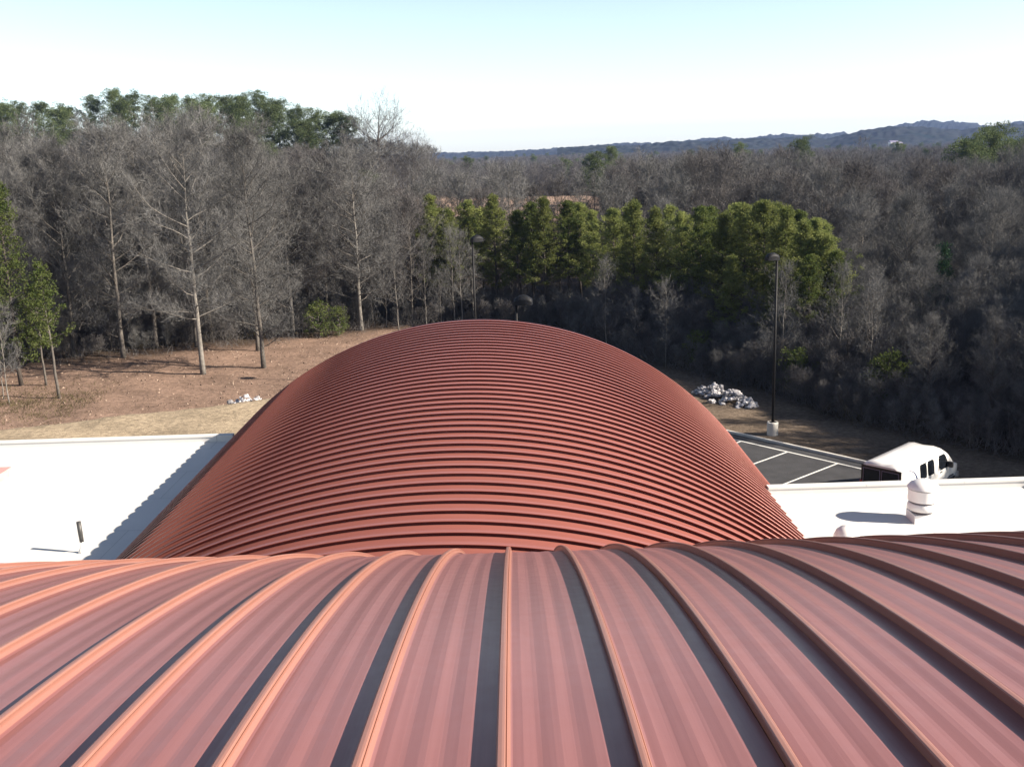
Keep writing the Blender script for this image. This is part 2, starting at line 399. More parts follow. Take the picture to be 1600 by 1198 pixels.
# edge trims of the far vault
def arc_strip(y0, y1, a0, a1, dr0, dr1, m_, name, n=72):
    mb = MB()
    for i in range(n + 1):
        a = a0 + (a1 - a0) * i / n
        for y, dr in ((y0, dr0), (y0, dr1), (y1, dr1), (y1, dr0)):
            mb.v.append((VX + (VR + dr) * sin(a), y, VZ + (VR + dr) * cos(a)))
    for i in range(n):
        for j in range(4):
            a = i * 4 + j; b = i * 4 + (j + 1) % 4; mb.f.append((a, b, b + 4, a + 4)); mb.m.append(0); mb.sm.append(False)
    mb.f.append((0, 1, 2, 3)); mb.m.append(0); mb.sm.append(False); mb.f.append((n * 4 + 3, n * 4 + 2, n * 4 + 1, n * 4)); mb.m.append(0); mb.sm.append(False)
    return child(mb.build(name, m_))
arc_strip(VY1 + .02, VY1 + .10, radians(-54.6), radians(54.6), -.30, .05, M['fascia'], 'end_fascia')
def eave(side, ydeg, y0, y1, name='eave_trim'):
    a = radians(ydeg) * side; mb = MB()
    X = VX + (VR + .0) * sin(a); Z = VZ + VR * cos(a); s = side
    mb.box(min(X + .012 * s, X + .05 * s), max(X + .012 * s, X + .05 * s), y0, y1, Z - .16, Z + .015)
    mb.box(min(X + .052 * s, X + .10 * s), max(X + .052 * s, X + .10 * s), y0, y1, Z - .16, Z - .13)
    return child(mb.build(name, M['flash']))
eave(1, 43.4, 16, 31.70); eave(1, 54.0, 31.75, VY1); eave(-1, 54.0, 40.45, VY1)
g1 = MB(); X = VX - VR * sin(radians(54)); Z = VZ + VR * cos(radians(54))
g1.box(X - .26, X - .12, 40.45, VY1, Z - .30, Z - .12); child(g1.build('gutter', M['gutter']))
# ragged foam closures under the left eave of the far vault
rnd = random.Random(4); fo = MB(); X = VX - VR * sin(radians(43.6)); Z = VZ + VR * cos(radians(43.6)); nf = 240
for k in range(nf + 1):
    y = 17.5 + (40.2 - 17.5) * k / nf; q = rnd.random(); o1 = .03 + .09 * q * (k % 3 > 0); zz = Z - .10 + .12 * rnd.random() * (k % 2)
    fo.v += [(X - .015, y, Z - .24), (X - .05 - o1, y, Z - .24), (X - .05 - o1, y, zz), (X - .015, y, zz)]
for k in range(nf):
    for j in range(4): a = k * 4 + j; b_ = k * 4 + (j + 1) % 4; fo.f.append((a, b_, b_ + 4, a + 4)); fo.m.append(0); fo.sm.append(False)
child(fo.build('closure_strip', M['foam']))
cw = MB(); cw.box(X + .05, X + .12, 17, 40.3, 3.9, Z - .02); child(cw.build('eave_wall', M['flash']))
# walls below the far vault
wl = MB()
wl.box(VX - 9.3, VX - 9.1, 40.5, VY1 - .3, -.2, 4.3); wl.box(VX + 9.1, VX + 9.3, 31.8, VY1 - .3, -.2, 4.3)
o_ = len(wl.v); nn = 40
wl.v += [(VX + (VR - .12) * sin(radians(-53 + 106 * i / nn)), VY1 - .35, VZ + (VR - .12) * cos(radians(-53 + 106 * i / nn))) for i in range(nn + 1)] + [(VX + 9.3, VY1 - .35, -.2), (VX - 9.3, VY1 - .35, -.2)]
wl.f.append(tuple(range(o_, o_ + nn + 3))); wl.m.append(0); wl.sm.append(False)
child(wl.build('wall', M['brick']))

# --- flat white wings
def wing(x0, x1, y0, y1, lab):
    r = MB(); r.box(x0, x1, y0, y1, 3.7, 4.0); ro = child(r.build('flat_roof', M['white'])); ro['label'] = lab
    b = MB(); b.box(x0 + .2 if x0 > 0 else x0, x1 - .2 if x1 > 0 else x1, y0 + .2, y1 - .25, -.3, 3.698); child(b.build('wall', M['brick']))
    return ro
wing(-60, VX - 9.66, 18, 40.2, 'wide flat white roof left of the far vault')
wing(VX + 9.62, 17.6, 18, 31.6, 'flat white roof right of the far vault')
def parapet(pts, lab, hh=.26, wd=.32):
    mb = MB()
    for (xa, ya, xb, yb) in pts:
        if ya == yb:
            L = abs(xb - xa); n = max(1, int(L / 3.05)); 
            for i in range(n):
                a = xa + (xb - xa) * i / n; b = xa + (xb - xa) * (i + 1) / n
                mb.box(a + .006, b - .006, ya - wd / 2, ya + wd / 2, 4.0 + hh - .06, 4.0 + hh)
            mb.box(xa, xb, ya - wd / 2 + .03, ya + wd / 2 - .03, 3.98, 4.0 + hh - .062)
        else:
            mb.box(xa - wd / 2, xa + wd / 2, ya, yb, 3.98, 4.0 + hh)
    o = child(mb.build('parapet', M['white'])); o['label'] = lab; return o
parapet([(-60, 40.12, VX - 9.75, 40.12)], 'white parapet along the far edge of the left flat roof')
parapet([(VX + 9.75, 31.52, 17.6, 31.52)], 'white parapet along the far edge of the right flat roof')
parapet([(17.55, 20, 17.55, 31.34)], 'raised white parapet at the right end of the right flat roof', .62, .3)

# --- things on the flat roofs
def roof_ventilator(loc):
    r = empty('roof_ventilator', loc)
    b = MB(); b.box(-.34, .34, -.34, .34, 0, .26); b.build('base_curb', M['vent'], r)
    b = MB(); b.lathe([(.30, .262), (.30, .42)], 24); b.build('neck', M['ventdark'], r)
    b = MB(); b.lathe([(.28, .40), (.42, .36), (.42, .36), (.44, .38), (.43, .50), (.40, .56), (.40, .56), (.36, .57)], 28); b.build('lower_band', M['vent'], r)
    b = MB(); b.lathe([(.36, .565), (.37, .66)], 28); b.build('louver_slot', M['ventdark'], r)
    b = MB(); b.lathe([(.37, .64), (.43, .64), (.43, .64), (.43, .98), (.43, .98), (.34, 1.0)], 28); b.build('drum', M['vent'], r)
    b = MB(); b.lathe([(.36, .98), (.36, 1.04)], 28); b.build('cap_gap', M['ventdark'], r)
    b = MB(); b.lathe([(.30, 1.03), (.46, 1.02), (.46, 1.02), (.45, 1.05), (.38, 1.14), (.25, 1.22), (.10, 1.26), (.001, 1.27)], 28); b.build('cap', M['vent'], r)
    return tag(r, 'round white gravity ventilator with stacked bands on the right flat roof', 'ventilator')
roof_ventilator((12.05, 28.75, 4.0))
r = empty('vent_pipe', (-12.75, 28.25, 4.0))
b = MB(); b.tube([(.0, 0, .0), (.02, 0, .16), (.06, .0, .34)], [.10, .035, .03], 10); b.build('pipe_boot', M['vent'], r)
b = MB(); b.tube([(.05, 0, .33), (.03, .02, .62), (.01, .04, .94)], [.06, .066, .066], 12); b.build('pipe_wrap', M['pipe'], r)
tag(r, 'thin leaning pipe wrapped in black on the left flat roof', 'vent pipe')
r = empty('roof_hatch', (-21.5, 33.2, 4.0))
b = MB(); b.box(-2.95, 2.95, -2.9, 2.9, 0, .26); b.build('hatch_curb', M['hatch'], r)
b = MB(); b.box(-3.02, 3.02, -2.98, 2.98, .262, .34); b.build('hatch_lid', M['hatch'], r)
tag(r, 'low faded red hatch on the white roof at the left edge of the view', 'roof hatch')
b = MB(); b.lathe([(.36, 0), (.36, .10), (.36, .10), (.35, .22), (.28, .38), (.16, .48), (.001, .52)], 24)
o = b.build('dome_vent', M['vent']); o.location = (9.28, 27.15, 4.0)
tag(o, 'small round white dome peeping over the near roof edge on the right', 'roof vent')

# ------------------------------------------------------------------ parking lot
def mat_asphalt():
    return mat('asphalt', (.040, .041, .046), .85, var=.25, scale=1.5, bump=.4, bscale=60)
M['asphalt'] = mat_asphalt(); M['marking'] = mat('road_marking', (.72, .72, .70), .7, var=.1, scale=6); M['kerb'] = mat('kerb_concrete', (.62, .60, .56), .8, var=.1)
Pu = Vector((.648, -.762)).normalized(); Pn = Vector((.762, .648)).normalized(); P0 = Vector((11.55, 52.35))   # kerb runs along Pu
def lot(u, n): q = P0 + Pu * u + Pn * n; return q
def strip(mb, u0, u1, n0, n1, z0, z1):
    c = [lot(u0, n0), lot(u1, n0), lot(u1, n1), lot(u0, n1)]
    mb.add([(p.x, p.y, z0) for p in c] + [(p.x, p.y, z1) for p in c], [(0, 1, 2, 3)[::-1], (4, 5, 6, 7), (0, 1, 5, 4), (1, 2, 6, 5), (2, 3, 7, 6), (3, 0, 4, 7)])
mb = MB(); q = [lot(-6, 0), lot(17, 0), lot(17, -34), lot(-6, -34)]
q = [lot(-6, -.02), lot(17.5, -.02), Vector((17.9, 24)), Vector((17.9, 31.9)), Vector((6, 31.9)), Vector((6, 44))]
mb.add([(p.x, p.y, .145) for p in q], [tuple(range(len(q)))[::-1]]); mb.add([(p.x, p.y, -.1) for p in q], [])
o = mb.build('road', M['asphalt']); tag(o, kind='structure')
mb = MB(); strip(mb, -6, 17.5, .0, .14, -.1, .27); o = mb.build('kerb', M['kerb']); tag(o, kind='structure')
def marking(lab, *a):
    mb = MB(); strip(mb, *a, .1492, .1502); o = mb.build('parking_line', M['marking']); tag(o, kind='structure'); o['label'] = lab
marking('long white line parallel to the kerb', -6, 16.5, -.85, -.74)
for i in range(5): marking('white line between two parking bays', -4.05 + 2.8 * i + 2.75 - .3, -4.05 + 2.8 * i + 2.85 - .3, -6.3, -.86)

# ------------------------------------------------------------------ van
def van(loc, heading):
    """local: x forward from rear bumper, y left, z up; length 5.3"""
    r = empty('van', (loc[0], loc[1], .146), heading)
    tag(r, 'white passenger van with dark rear windows parked nose to the kerb beyond the right roof', 'van')
    hwz = [(.32, .86), (.50, .95), (.85, .975), (1.10, .965), (1.25, .93), (1.55, .90), (1.80, .86), (1.95, .80), (2.03, .68), (2.075, .42), (2.085, 0)]
    def hw(z):
        for (z0, a), (z1, b_) in zip(hwz, hwz[1:]):
            if z <= z1: return a + (b_ - a) * (z - z0) / (z1 - z0)
        return 0
    top = [(0, 1.97), (.10, 2.03), (.5, 2.085), (3.2, 2.085), (3.75, 2.04), (4.05, 1.93), (4.35, 1.62), (4.62, 1.33), (4.75, 1.24), (5.1, 1.13), (5.30, .98), (5.38, .80)]
    def tz(x):
        for (x0, a), (x1, b_) in zip(top, top[1:]):
            if x <= x1: return a + (b_ - a) * (x - x0) / (x1 - x0)
        return .8
    X = [0, .04, .12, .3, .6, 1.2, 1.9, 2.6, 3.2, 3.5, 3.75, 3.9, 4.05, 4.2, 4.35, 4.5, 4.62, 4.75, 4.95, 5.1, 5.22, 5.30, 5.38]
    b = MB(); zs = [p[0] for p in hwz]; L = len(zs)
    for x in X:
        t = tz(x); en = 1 - .10 * max(0, (.12 - x) / .12) ** 2 - .16 * max(0, (x - 4.7) / .68) ** 2
        ring = []
        for z in zs:
            if t > 2.0: zz = z; y = hw(z)
            else:
                f = (z - .32) / (2.085 - .32); zz = min(z, .32 + (t - .32) * (1 - (1 - f) ** 1.0)) if z < t - .25 else t - .25 * (1 - (max(0, z - (t - .25)) / (2.085 - t + .25)) ** .6)
                y = hw(zz) if z < 1.9 else hw(zz) * (1 - (z - 1.9) / .185)
                if z >= 1.9: zz = t
            ring.append((y * en, zz))
        ring[-1] = (0, t)
        for (y, z) in ring: b.v.append((x, -y, z))
        for (y, z) in ring[:-1][::-1]: b.v.append((x, y, z))
    K = 2 * L - 1
    for i in range(len(X) - 1):
        for j in range(K - 1):
            a = i * K + j; b.f.append((a, a + K, a + K + 1, a + 1)); b.m.append(0); b.sm.append(True)
        a = i * K; b.f.append((a, a + K - 1, a + 2 * K - 1, a + K)); b.m.append(0); b.sm.append(False)
    b.add([b.v[i] for i in range(K)], [tuple(range(K))]); b.add([b.v[(len(X) - 1) * K + i] for i in range(K)], [tuple(range(K))[::-1]])
    b.build('body', M['carpaint'], r)
    def pane_side(x0, x1, z0, z1, s, name, mt, off=.006, slant=0, rr=.05):
        m_ = MB(); nx, nz = 6, 4; o = 0
        for j in range(nz + 1):
            z = z0 + (z1 - z0) * j / nz; ins = rr * (abs(2 * j / nz - 1) ** 6)
            for i in range(nx + 1):
                xx0 = x0 + ins; xx1 = x1 - ins - slant * j / nz; x = xx0 + (xx1 - xx0) * i / nx
                m_.v.append((x, s * (hw(z) + off), z))
        for j in range(nz):
            for i in range(nx):
                a = j * (nx + 1) + i; q = (a, a + 1, a + nx + 2, a + nx + 1); m_.f.append(q if s < 0 else q[::-1]); m_.m.append(0); m_.sm.append(True)
        # thickness back into the body
        n0 = len(m_.v); m_.v += [(x, y - s * .02, z) for (x, y, z) in m_.v]
        rim = [(j * (nx + 1)) for j in range(nz + 1)]; rim2 = [j * (nx + 1) + nx for j in range(nz + 1)]
        for lst in (rim, rim2, list(range(nx + 1)), list(range(nz * (nx + 1), (nz + 1) * (nx + 1)))):
            for a, c in zip(lst, lst[1:]): m_.f.append((a, c, c + n0, a + n0)); m_.m.append(0); m_.sm.append(False)
        return m_.build(name, mt, r)
    for s in (-1, 1):
        pane_side(2.26, 2.86, 1.17, 1.80, s, 'side_window', M['glass'])
        pane_side(1.58, 2.18, 1.17, 1.80, s, 'side_window', M['glass'])
        fw = pane_side(3.28, 4.26, 1.17, 1.80, s, 'front_door_window', M['glass'], slant=.36)
        pane_side(3.215, 3.225, .55, 1.75, s, 'door_gap', M['black'], .001, rr=0)
        pane_side(3.32, 3.48, 1.07, 1.11, s, 'door_handle', M['black'], .02, rr=0)
        pane_side(.12, 5.0, .62, .68, s, 'side_trim', M['rim'], .004, rr=0)
        m_ = MB(); m_.box(4.02, 4.14, min(s * .96, s * 1.17), max(s * .96, s * 1.17), 1.18, 1.42); m_.build('mirror', M['black'], r)
        m_ = MB(); m_.box(-.035, .10, min(s * .80, s * .90), max(s * .80, s * .90), .80, 1.22); m_.build('tail_light', M['red'], r)
        m_ = MB(); m_.box(5.28, 5.40, min(s * .52, s * .80), max(s * .52, s * .80), .72, .90); m_.build('headlight', M['lamp_lens'], r)
        for xw in (.98, 4.42):
            wh = empty('wheel', (xw, s * .84, .36)); wh.parent = r; wh.rotation_euler = (radians(90), 0, 0)
            m_ = MB(); m_.lathe([(.20, -.11), (.34, -.11), (.36, -.08), (.36, .08), (.34, .11), (.20, .11)], 28); m_.build('tyre', M['rubber'], wh)
            m_ = MB(); m_.lathe([(.001, -.10), (.10, -.10), (.12, -.07), (.20, -.07), (.21, -.112), (.21, .112), (.20, .07), (.12, .07), (.10, .10), (.001, .10)], 24); m_.build('rim', M['rim'], wh)
            pane_side(xw - .43, xw + .43, .33, .74, s, 'wheel_arch', M['black'], .003, rr=.26)
    # rear: dark glass doors with thin pale frames
    m_ = MB(); m_.box(-.018, .02, -.86, .86, 1.00, 1.88); m_.build('rear_surround', M['black'], r)
    for s in (-1, 1):
        m_ = MB(); y0, y1 = sorted((s * .035, s * .77)); m_.box(-.030, -.019, y0 + .02, y1 - .02, 1.10, 1.76); w_ = m_.build('rear_window', M['glass'], r)
        m_ = MB(); m_.box(-.034, -.0195, y0, y0 + .018, 1.08, 1.78); m_.box(-.034, -.0195, y1 - .018, y1, 1.08, 1.78); m_.box(-.034, -.0195, y0 + .019, y1 - .019, 1.762, 1.78); m_.box(-.034, -.0195, y0 + .019, y1 - .019, 1.08, 1.098)
        m_.build('window_frame', M['gutter'], w_)
    m_ = MB(); m_.box(-.14, .02, -.93, .93, .40, .60); m_.build('rear_bumper', M['rim'], r)
    m_ = MB(); m_.box(5.34, 5.48, -.85, .85, .38, .62); m_.build('front_bumper', M['rim'], r)
    m_ = MB(); m_.box(5.33, 5.395, -.5, .5, .70, .88); m_.build('grille', M['black'], r)
    # windscreen
    m_ = MB()
    for x, t in ((4.13, .0), (4.66, 0)):
        z = tz(x) + .012; h_ = .62 if x < 4.3 else .80
        m_.v += [(x, -h_, z - .05), (x, -h_ * .5, z), (x, h_ * .5, z), (x, h_, z - .05)]
    for j in range(3): m_.f.append((j, j + 4, j + 5, j + 1)); m_.m.append(0); m_.sm.append(True)
    m_.build('windscreen', M['glass'], r)
    # swoosh decal on the right rear flank
    m_ = MB(); pts = []
    for i in range(15):
        t = i / 14; x = .10 + 1.22 * sin(t * pi / 2) ** .9; z = 1.82 - .72 * (1 - cos(t * pi / 2)) ** 1.2; wd = .022 + .075 * t ** 2
        for q in (-1, 1):
            zz = z + q * wd * .6 * (1 - t) ; xx = x + q * wd * t; zz = min(zz, 1.9); m_.v.append((xx, -(hw(zz) + .006), zz))
    for i in range(14): a = i * 2; m_.f.append((a, a + 2, a + 3, a + 1)); m_.m.append(0); m_.sm.append(False)
    m_.build('decal', M['decal'], r)
    m_ = MB(); pts = [(1.02, 1.02), (1.30, 1.20), (1.44, 1.10), (1.60, 1.16), (1.52, 1.00), (1.2, .92)]
    m_.add([(x, -(hw(z) + .007), z) for x, z in pts], [tuple(range(6))]); d_ = m_.build('decal', M['decalred'], r)
    return r
van((14.95, 39.9), radians(43))

# ------------------------------------------------------------------ street lamps
def lamp(x, y, h, rz, base, lab, scale=1.0):
    r = empty('street_lamp', (x, y, ground_z(x, y)), rz)
    z0 = .0
    if base:
        b = MB(); b.lathe([(.29, -.3), (.30, .66), (.30, .66), (.285, .70), (.285, .70), (.001, .70)], 28); b.build('base', M['concrete'], r); z0 = .70
    b = MB(); b.box(-.15, .15, -.15, .15, z0, z0 + .03); b.build('base_plate', M['steel'], r)
    b = MB(); b.tube([(0, 0, z0 + .03), (0, 0, h - .25)], [.075, .06], 12); b.build('pole', M['steel'], r)
    # hood: a shell with a domed top and an open underside
    b = MB(); n = 14; L = .78 * scale; hwid = .24 * scale
    for i in range(n + 1):
        t = i / n; x_ = -.06 + L * t; top_ = .10 * scale + .24 * scale * sin(min(1, t * 1.15 + .22) * pi / 1.45) ** .8 if t < 1 else .10
        top_ = scale * (.12 + .32 * sin(pi * (t * .86 + .07)) ** .6); wd = hwid * (1 - .25 * abs(2 * t - 1) ** 3)
        for y_, z_ in ((-wd, 0), (-wd, top_ * .55), (-wd * .6, top_ * .92), (0, top_), (wd * .6, top_ * .92), (wd, top_ * .55), (wd, 0)): b.v.append((x_, y_, h - .30 + z_))
    for i in range(n):
        for j in range(6): a = i * 7 + j; b.f.append((a, a + 1, a + 8, a + 7)); b.m.append(0); b.sm.append(j not in (0, 5))
    b.f.append(tuple(range(7))[::-1]); b.m.append(0); b.sm.append(False); b.f.append(tuple(n * 7 + k for k in range(7))); b.m.append(0); b.sm.append(False)
    hd = b.build('lamp_head', M['lamphood'], r)
    b = MB(); b.box(.08, L - .16, -hwid * .7, hwid * .7, h - .315, h - .27); b.build('lens', M['black'], hd)
    b = MB(); b.tube([(0, 0, h - .25), (0, 0, h - .02)], [.08, .075], 12); b.build('arm', M['steel'], r)
    tag(r, lab, 'street lamp')
    return r
lamp(13.72, 52.3, 9.55, radians(200), True, 'tall black street lamp on a round concrete base at the corner of the parking lot', .9)
lamp(-2.25, 66, 9.75, radians(30), True, 'thin black street lamp against the trees, beyond the crest of the far vault', 1.0)
lamp(.30, 47, 8.42, radians(-10), True, 'grey domed lamp head peeping over the crest of the far vault', 1.05)

# ------------------------------------------------------------------ rocks
def rock_mesh(seed):
    bm = bmesh.new(); bmesh.ops.create_icosphere(bm, subdivisions=2, radius=1)
    rnd = random.Random(seed); s = Vector((rnd.uniform(.8, 1.4), rnd.uniform(.6, 1), rnd.uniform(.4, .7)))
    for v in bm.verts:
        n = v.co.normalized(); d = 1 + .45 * noise.cell(n * 1.3 + Vector((seed, 0, 0))) * .6 + .35 * noise.noise(n * 1.8 + Vector((0, seed, 0)))
        v.co = Vector((n.x * s.x, n.y * s.y, n.z * s.z)) * d
    me = bpy.data.meshes.new('rock'); bm.to_mesh(me); bm.free(); me.materials.append(M['rock']); return me
rocks = [rock_mesh(i * 3.7 + 1) for i in range(6)]
def pile(axis0, axis1, wid, hgt, n, smin, smax, lab, grp, seed):
    rnd = random.Random(seed); a = Vector(axis0); b = Vector(axis1)
    d = (b - a); nrm = Vector((-d.y, d.x)).normalized()
    for i in range(n):
        t = rnd.random(); q = rnd.gauss(0, .45); q = max(-1, min(1, q)); prof = sin(pi * min(.97, max(.03, t))) ** .6
        p = a + d * t + nrm * q * wid * prof; s = rnd.uniform(smin, smax) * (1.25 - .5 * rnd.random())
        z = ground_z(p.x, p.y) + (1 - abs(q)) * hgt * prof * rnd.random() + s * .15
        o = bpy.data.objects.new('rock', rocks[rnd.randrange(6)]); col.objects.link(o)
        o.location = (p.x, p.y, z); o.scale = (s, s, s); o.rotation_euler = (rnd.uniform(-.5, .5), rnd.uniform(-.5, .5), rnd.uniform(0, 6.3))
        tag(o, lab, 'rock', grp)
pile((11.7, 63.0), (14.1, 58.0), 1.25, .75, 210, .07, .22, 'broken pale rock in the heap beyond the parking lot, left of the tall lamp', 'rocks in the right heap', 1)
pile((-17.7, 61.9), (-15.6, 61.6), .65, .6, 90, .07, .17, 'pale rock in the small heap beside the left eave of the far vault', 'rocks in the left heap', 2)

# ------------------------------------------------------------------ trees
def ribbon(V, Fc, p, d, L, w_, rnd):
    a = Vector((rnd.uniform(-1, 1), rnd.uniform(-1, 1), rnd.uniform(-1, 1))); a = d.cross(a)
    if a.length < 1e-3: return
    a.normalize(); o = len(V); q = p + d * L + Vector((rnd.uniform(-.1, .1), rnd.uniform(-.1, .1), rnd.uniform(-.02, .12))) * L
    V.append(tuple(p - a * w_ * .5)); V.append(tuple(p + a * w_ * .5)); V.append(tuple(q)); Fc.append((o, o + 1, o + 2))
def rdir(rnd, up=0.): 
    v = Vector((rnd.gauss(0, 1), rnd.gauss(0, 1), rnd.gauss(0, 1) + up)); return v.normalized()

def bare_tree_parts(seed, Hh=16., R=4.8, base=.16, np_=34, ns=9, nt_=9, tw=.018, tl=.85, up=.75, shape='oval', r0=None, lean=.0, crook=1.):
    """returns (trunk MB, crown MB). crown = limbs, boughs and fine twigs"""
    rnd = random.Random(seed); tr = MB(); cr = MB(); r0 = r0 or Hh * .0125
    pts = []; x = y = 0; n = 14; dx = lean
    for i in range(n + 1):
        z = Hh * .97 * i / n; pts.append(Vector((x, y, z - (.25 if i == 0 else 0)))); x += (dx + rnd.uniform(-.10, .10) * crook) * Hh / n * .5; y += rnd.uniform(-.10, .10) * Hh / n * .5 * crook
    rad = [r0 * (1.25 if i == 0 else 1) * (1 - i / n) ** .85 + .008 for i in range(n + 1)]
    tr.tube(pts, rad, 8)
    def trunk_at(z):
        f = max(0, min(n - .001, z / (Hh * .97) * n)); i = int(f); return pts[i].lerp(pts[i + 1], f - i), rad[i]
    V, Fc = [], []
    if shape == 'fork':
        tr = MB(); tr.tube(pts[:9], [r0 * (1.25 - .055 * i) for i in range(8)] + [r0 * .35], 8)
    for k in range(np_):
        f = base + (1 - base) * ((k + rnd.random()) / np_) ** .95; z = Hh * f
        if shape == 'fork': z = Hh * (base + (.54 - base) * (f - base) / (1 - base))
        p0, rr = trunk_at(z); g = (f - base) / (1 - base)
        if shape == 'oval': L = R * (1.0 * (1 - g) ** .55 * (.55 + 1.1 * g) + .12)
        elif shape == 'cone': L = R * ((1 - g) ** .8 + .10)
        elif shape == 'fork': L = R * (1 + .12 * g)
        else: L = R * (1 - g * .45)
        L *= rnd.uniform(.7, 1.15) if shape != 'fork' else rnd.uniform(.9, 1.04); az = k * 2.4 + rnd.uniform(-.5, .5)
        el = up * rnd.uniform(.55, 1.25) * (.5 + .8 * g)
        if shape == 'fork': el = .0 + .98 * g + rnd.uniform(-.15, .15)
        d = Vector((cos(az) * cos(el), sin(az) * cos(el), sin(el)))
        bp = [p0]; m_ = 5; cur = d.copy()
        for i in range(m_):
            cur = (cur + Vector((rnd.uniform(-.22, .22), rnd.uniform(-.22, .22), rnd.uniform(-.10, .26) if shape != 'fork' else rnd.uniform(-.2, .2))) * crook).normalized(); bp.append(bp[-1] + cur * L / m_)
        br = min(rr * .62, .010 + L * .0095); cr.tube(bp, [br * (1 - i / (m_ + .6)) + .004 for i in range(m_ + 1)], 4, cap=False)
        for s_ in range(ns):
            t = .18 + .82 * (s_ + rnd.random()) / ns; fi = min(m_ - .01, t * m_); i = int(fi); q = bp[i].lerp(bp[i + 1], fi - i)
            dd = (bp[i + 1] - bp[i]).normalized(); sd_ = (dd * .8 + rdir(rnd, .45) * .75).normalized(); Ls = L * (rnd.uniform(.22, .42) if shape != 'fork' else rnd.uniform(.34, .55)) * (1.15 - .4 * t) + .35
            sp = [q]; c2 = sd_
            for j in range(3): c2 = (c2 + rdir(rnd, .35) * .28).normalized(); sp.append(sp[-1] + c2 * Ls / 3)
            for j in range(3):
                wv = max(tw, .030 * (1 - j / 3) * min(1.4, Hh / 16)); ribbon(V, Fc, sp[j], (sp[j + 1] - sp[j]).normalized(), Ls / 3 * 1.25, wv, rnd)
            for u in range(nt_):
                tt = rnd.random() * 2.999; j = int(tt); q2 = sp[j].lerp(sp[j + 1], tt - j); d3 = ((sp[j + 1] - sp[j]).normalized() * .7 + rdir(rnd, .5) * .8).normalized()
                Lt = tl * rnd.uniform(.5, 1.2); ribbon(V, Fc, q2, d3, Lt, tw, rnd)
                for v_ in range(2): ribbon(V, Fc, q2 + d3 * Lt * rnd.uniform(.3, .8), (d3 * .7 + rdir(rnd, .3) * .8).normalized(), Lt * rnd.uniform(.35, .6), tw * .75, rnd)
    cr.add(V, Fc, 1)
    return tr, cr
def two(name, parts, mats_t, mats_c):
    t, c = parts; return t.mesh(name + '_trunk', mats_t), c.mesh(name + '_crown', mats_c)
def merged(name, parts, m0, m1):
    t, c = parts; o = MB(); o.v = list(t.v); o.f = list(t.f); o.m = list(t.m); o.sm = list(t.sm)
    k = len(o.v); o.v += c.v; o.f += [tuple(k + i for i in f) for f in c.f]; o.m += c.m; o.sm += c.sm
    return o.mesh(name, [m0, m1])

def pine_parts(seed, Hh=11., R=2.3, base=.28, nb=52, clump=.42, leaf=.15, nl=26, per=4, mode='young'):
    rnd = random.Random(seed); tr = MB(); cr = MB(); n = 10; pts = []; x = y = 0
    for i in range(n + 1): pts.append(Vector((x, y, Hh * .98 * i / n - (.25 if i == 0 else 0)))); x += rnd.uniform(-.05, .05) * Hh / n; y += rnd.uniform(-.05, .05) * Hh / n
    r0 = Hh * .011; rad = [r0 * (1 - i / n) ** .9 + .012 for i in range(n + 1)]; tr.tube(pts, rad, 8)
    V, Fc = [], []
    for k in range(nb):
        g = (k + rnd.random()) / nb; f = base + (1 - base) * g; z = Hh * f; fi = min(n - .01, f / .98 * n * .98); i = int(fi); p0 = pts[i].lerp(pts[i + 1], fi - i)
        if mode == 'young': L = R * (min(1, .62 + g * 1.6) * (1 - g) ** .6 + .08)
        elif mode == 'spire': L = R * (min(1, .70 + g * 1.5) * (1 - g) ** .85 * (1 + .30 * sin(g * 23 + seed)) + .06)
        elif mode == 'dome': L = R * (max(.06, 1 - (abs(g - .42) / .62) ** 2) ** .5)
        else: L = R * (1 - .85 * g) 
        L *= rnd.uniform(.65, 1.2) if mode != 'spire' else rnd.uniform(.45, 1.3); az = k * 2.4 + rnd.uniform(-.7, .7); el = rnd.uniform(.0, .5) + g * .5
        d = Vector((cos(az) * cos(el), sin(az) * cos(el), sin(el))); p1 = p0 + d * L * .55; p2 = p1 + (d + Vector((0, 0, .35))).normalized() * L * .45
        cr.tube([p0, p1, p2], [.03, .02, .008], 3, cap=False)
        for c_ in range(per):
            t = (.25 + .75 * (c_ + rnd.random()) / per) if L > .8 else rnd.uniform(.3, 1); q = (p0.lerp(p1, t / .55) if t < .55 else p1.lerp(p2, (t - .55) / .45))
            q = q + rdir(rnd) * clump * .5; cs = clump * rnd.uniform(.6, 1.25)
            for l in range(nl):
                o_ = rdir(rnd, .25); c = q + Vector((o_.x, o_.y, o_.z * .7)) * cs * rnd.random() ** .45
                dl = (o_ * .6 + rdir(rnd, .8) * .7).normalized(); s = dl.cross(rdir(rnd)); 
                if s.length < .01: continue
                s.normalize(); lw = leaf * rnd.uniform(.6, 1.3); o = len(V)
                V += [tuple(c - s * lw * .32), tuple(c + s * lw * .32), tuple(c + dl * lw)]; Fc.append((o, o + 1, o + 2))
    cr.add(V, Fc, 1)
    return tr, cr

placed = []
def tree_thing(kind, meshes, x, y, s=1., rz=0., label=None, cat='tree', group=None, sz=None, z=None, tilt=0.):
    """a tree is an Empty at its foot with trunk and crown; far ones are a single mesh"""
    z = ground_z(x, y) if z is None else z
    if isinstance(meshes, tuple):
        r = empty(kind, (x, y, z), rz); t = bpy.data.objects.new('trunk', meshes[0]); c = bpy.data.objects.new('crown', meshes[1])
        for o in (t, c): col.objects.link(o); o.parent = r
    else:
        r = bpy.data.objects.new(kind, meshes); col.objects.link(r); r.location = (x, y, z); r.rotation_euler = (0, 0, rz)
    r.scale = (s, s, sz or s); r.rotation_euler.x = tilt
    tag(r, label, cat, group); placed.append((x, y)); return r

